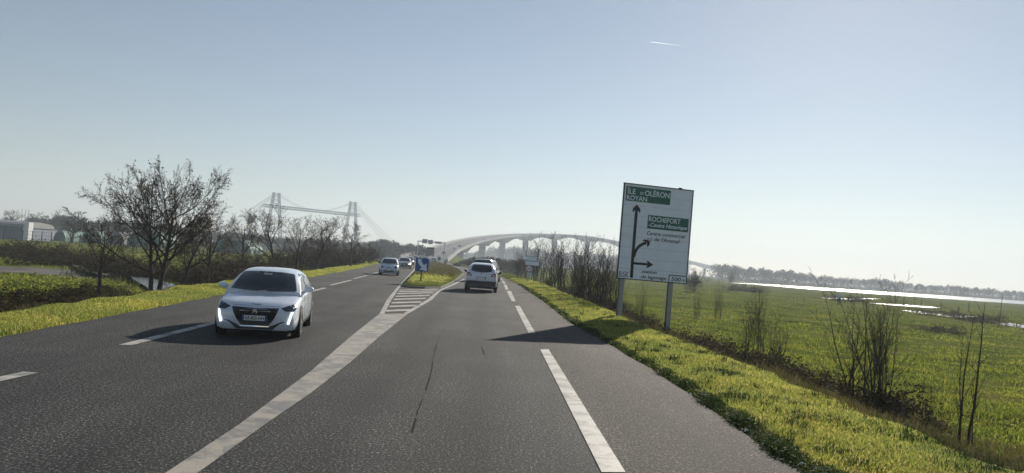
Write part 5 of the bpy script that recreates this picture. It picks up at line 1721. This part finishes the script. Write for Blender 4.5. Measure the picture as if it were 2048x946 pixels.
specks('daisies', x, y, .07, .007, 'petal', 'tiny white flowers in the right verge grass')
x, y = scatter(160, 6, 60, .3, 2.6, 1)
specks('dandelions', x, y, .07, .008, 'petal_yellow', 'tiny yellow flowers in the right verge grass')
# reeds and rushes round the flood pools
rx, ryy = [], []
for o in list(COL.objects):
    if o.name.startswith(('flood_pool', 'river', 'ditch_water')):
        vv = [v.co for v in o.data.vertices]
        for e in o.data.edges:
            if sum(1 for p in o.data.polygons if set(e.vertices) <= set(p.vertices)) == 1:
                a_, b_ = vv[e.vertices[0]], vv[e.vertices[1]]
                n = int(min(900, 6 * (a_ - b_).length + 20)) if o.name.startswith('flood') else int(min(400, 3 * (a_ - b_).length))
                t = R.uniform(0, 1, n)
                keep = clump(a_.x + (b_.x - a_.x) * t, a_.y + (b_.y - a_.y) * t, .35) > .35
                t = t[keep]
                rx.append(a_.x + (b_.x - a_.x) * t + R.normal(0, .6, len(t)))
                ryy.append(a_.y + (b_.y - a_.y) * t + R.normal(0, 1.6, len(t)))
rx, ryy = np.concatenate(rx), np.concatenate(ryy)
grass('reeds', rx, ryy, .30 + .35 * clump(rx, ryy, .4), .022 + .00022 * ryy, 'dry_grass', 'brown reeds fringing the flood pools', 21, .5)
# litter on the road's edge
for i, (px, py) in enumerate([(1604, 932), (1380, 790), (1492, 862)]):
    p = ground_pt(px, py, .02)
    m = MB()
    s = [.05, .025, .025][i]
    m.add([(-s, -s * .4, 0), (s * .9, -s * .5, .008), (s, s * .3, .02), (0, s * .6, .035), (-s * .8, s * .4, .012)], [(0, 1, 2, 3, 4)])
    m.add([(-s, -s * .4, -.004), (s * .9, -s * .5, .004), (s, s * .3, .016), (0, s * .6, .031), (-s * .8, s * .4, .008)], [(4, 3, 2, 1, 0)])
    o = m.build('paper_scrap', 'petal')
    o.location = p
    tag(o, ['crumpled white paper scrap at the near end of the right verge', 'small white scrap on the road edge opposite the brambles', 'small white scrap on the shoulder edge midway along the verge'][i], 'litter', 'litter along the verge')

# ------------------------------------------------------------------ contrail high in the sky
c0, c1 = at_depth(1302, 84, 27000), at_depth(1372, 93, 27300)
m = MB()
rr = []
for i in range(9):
    t = i / 8
    p = c0.lerp(c1, t)
    q = 14 * (1 - .75 * t) + 1
    rr.append([p + Vector((0, q * math.cos(a), q * math.sin(a))) for a in [2 * math.pi * j / 8 for j in range(8)]])
m.loft(rr)
mt, nt, bs = new_mat('contrail_ice')
nt.nodes.remove(bs)
pv = N(nt, 'ShaderNodeVolumePrincipled')
pv.inputs['Color'].default_value = (1, 1, 1, 1)
pv.inputs['Density'].default_value = 0.012
pv.inputs['Anisotropy'].default_value = 0.6
nt.links.new(pv.outputs[0], nt.nodes['Material Output'].inputs['Volume'])
o = m.build('contrail', mt)
tag(o, 'short white aircraft trail high in the sky', kind='stuff')

# ------------------------------------------------------------------ haze
hz = MB().box((0, 1130, 48), (4200, 2400, 104)).build('haze', 'petal')
m, nt, bs = new_mat('haze_air')
nt.nodes.remove(bs)
pv = N(nt, 'ShaderNodeVolumePrincipled')
pv.inputs['Color'].default_value = (0.68, 0.77, 0.90, 1)
pv.inputs['Density'].default_value = 0.0006
pv.inputs['Anisotropy'].default_value = 0.25
nt.links.new(pv.outputs[0], nt.nodes['Material Output'].inputs['Volume'])
hz.data.materials[0] = m
tag(hz, 'thin pale haze lying over the marsh', kind='stuff')
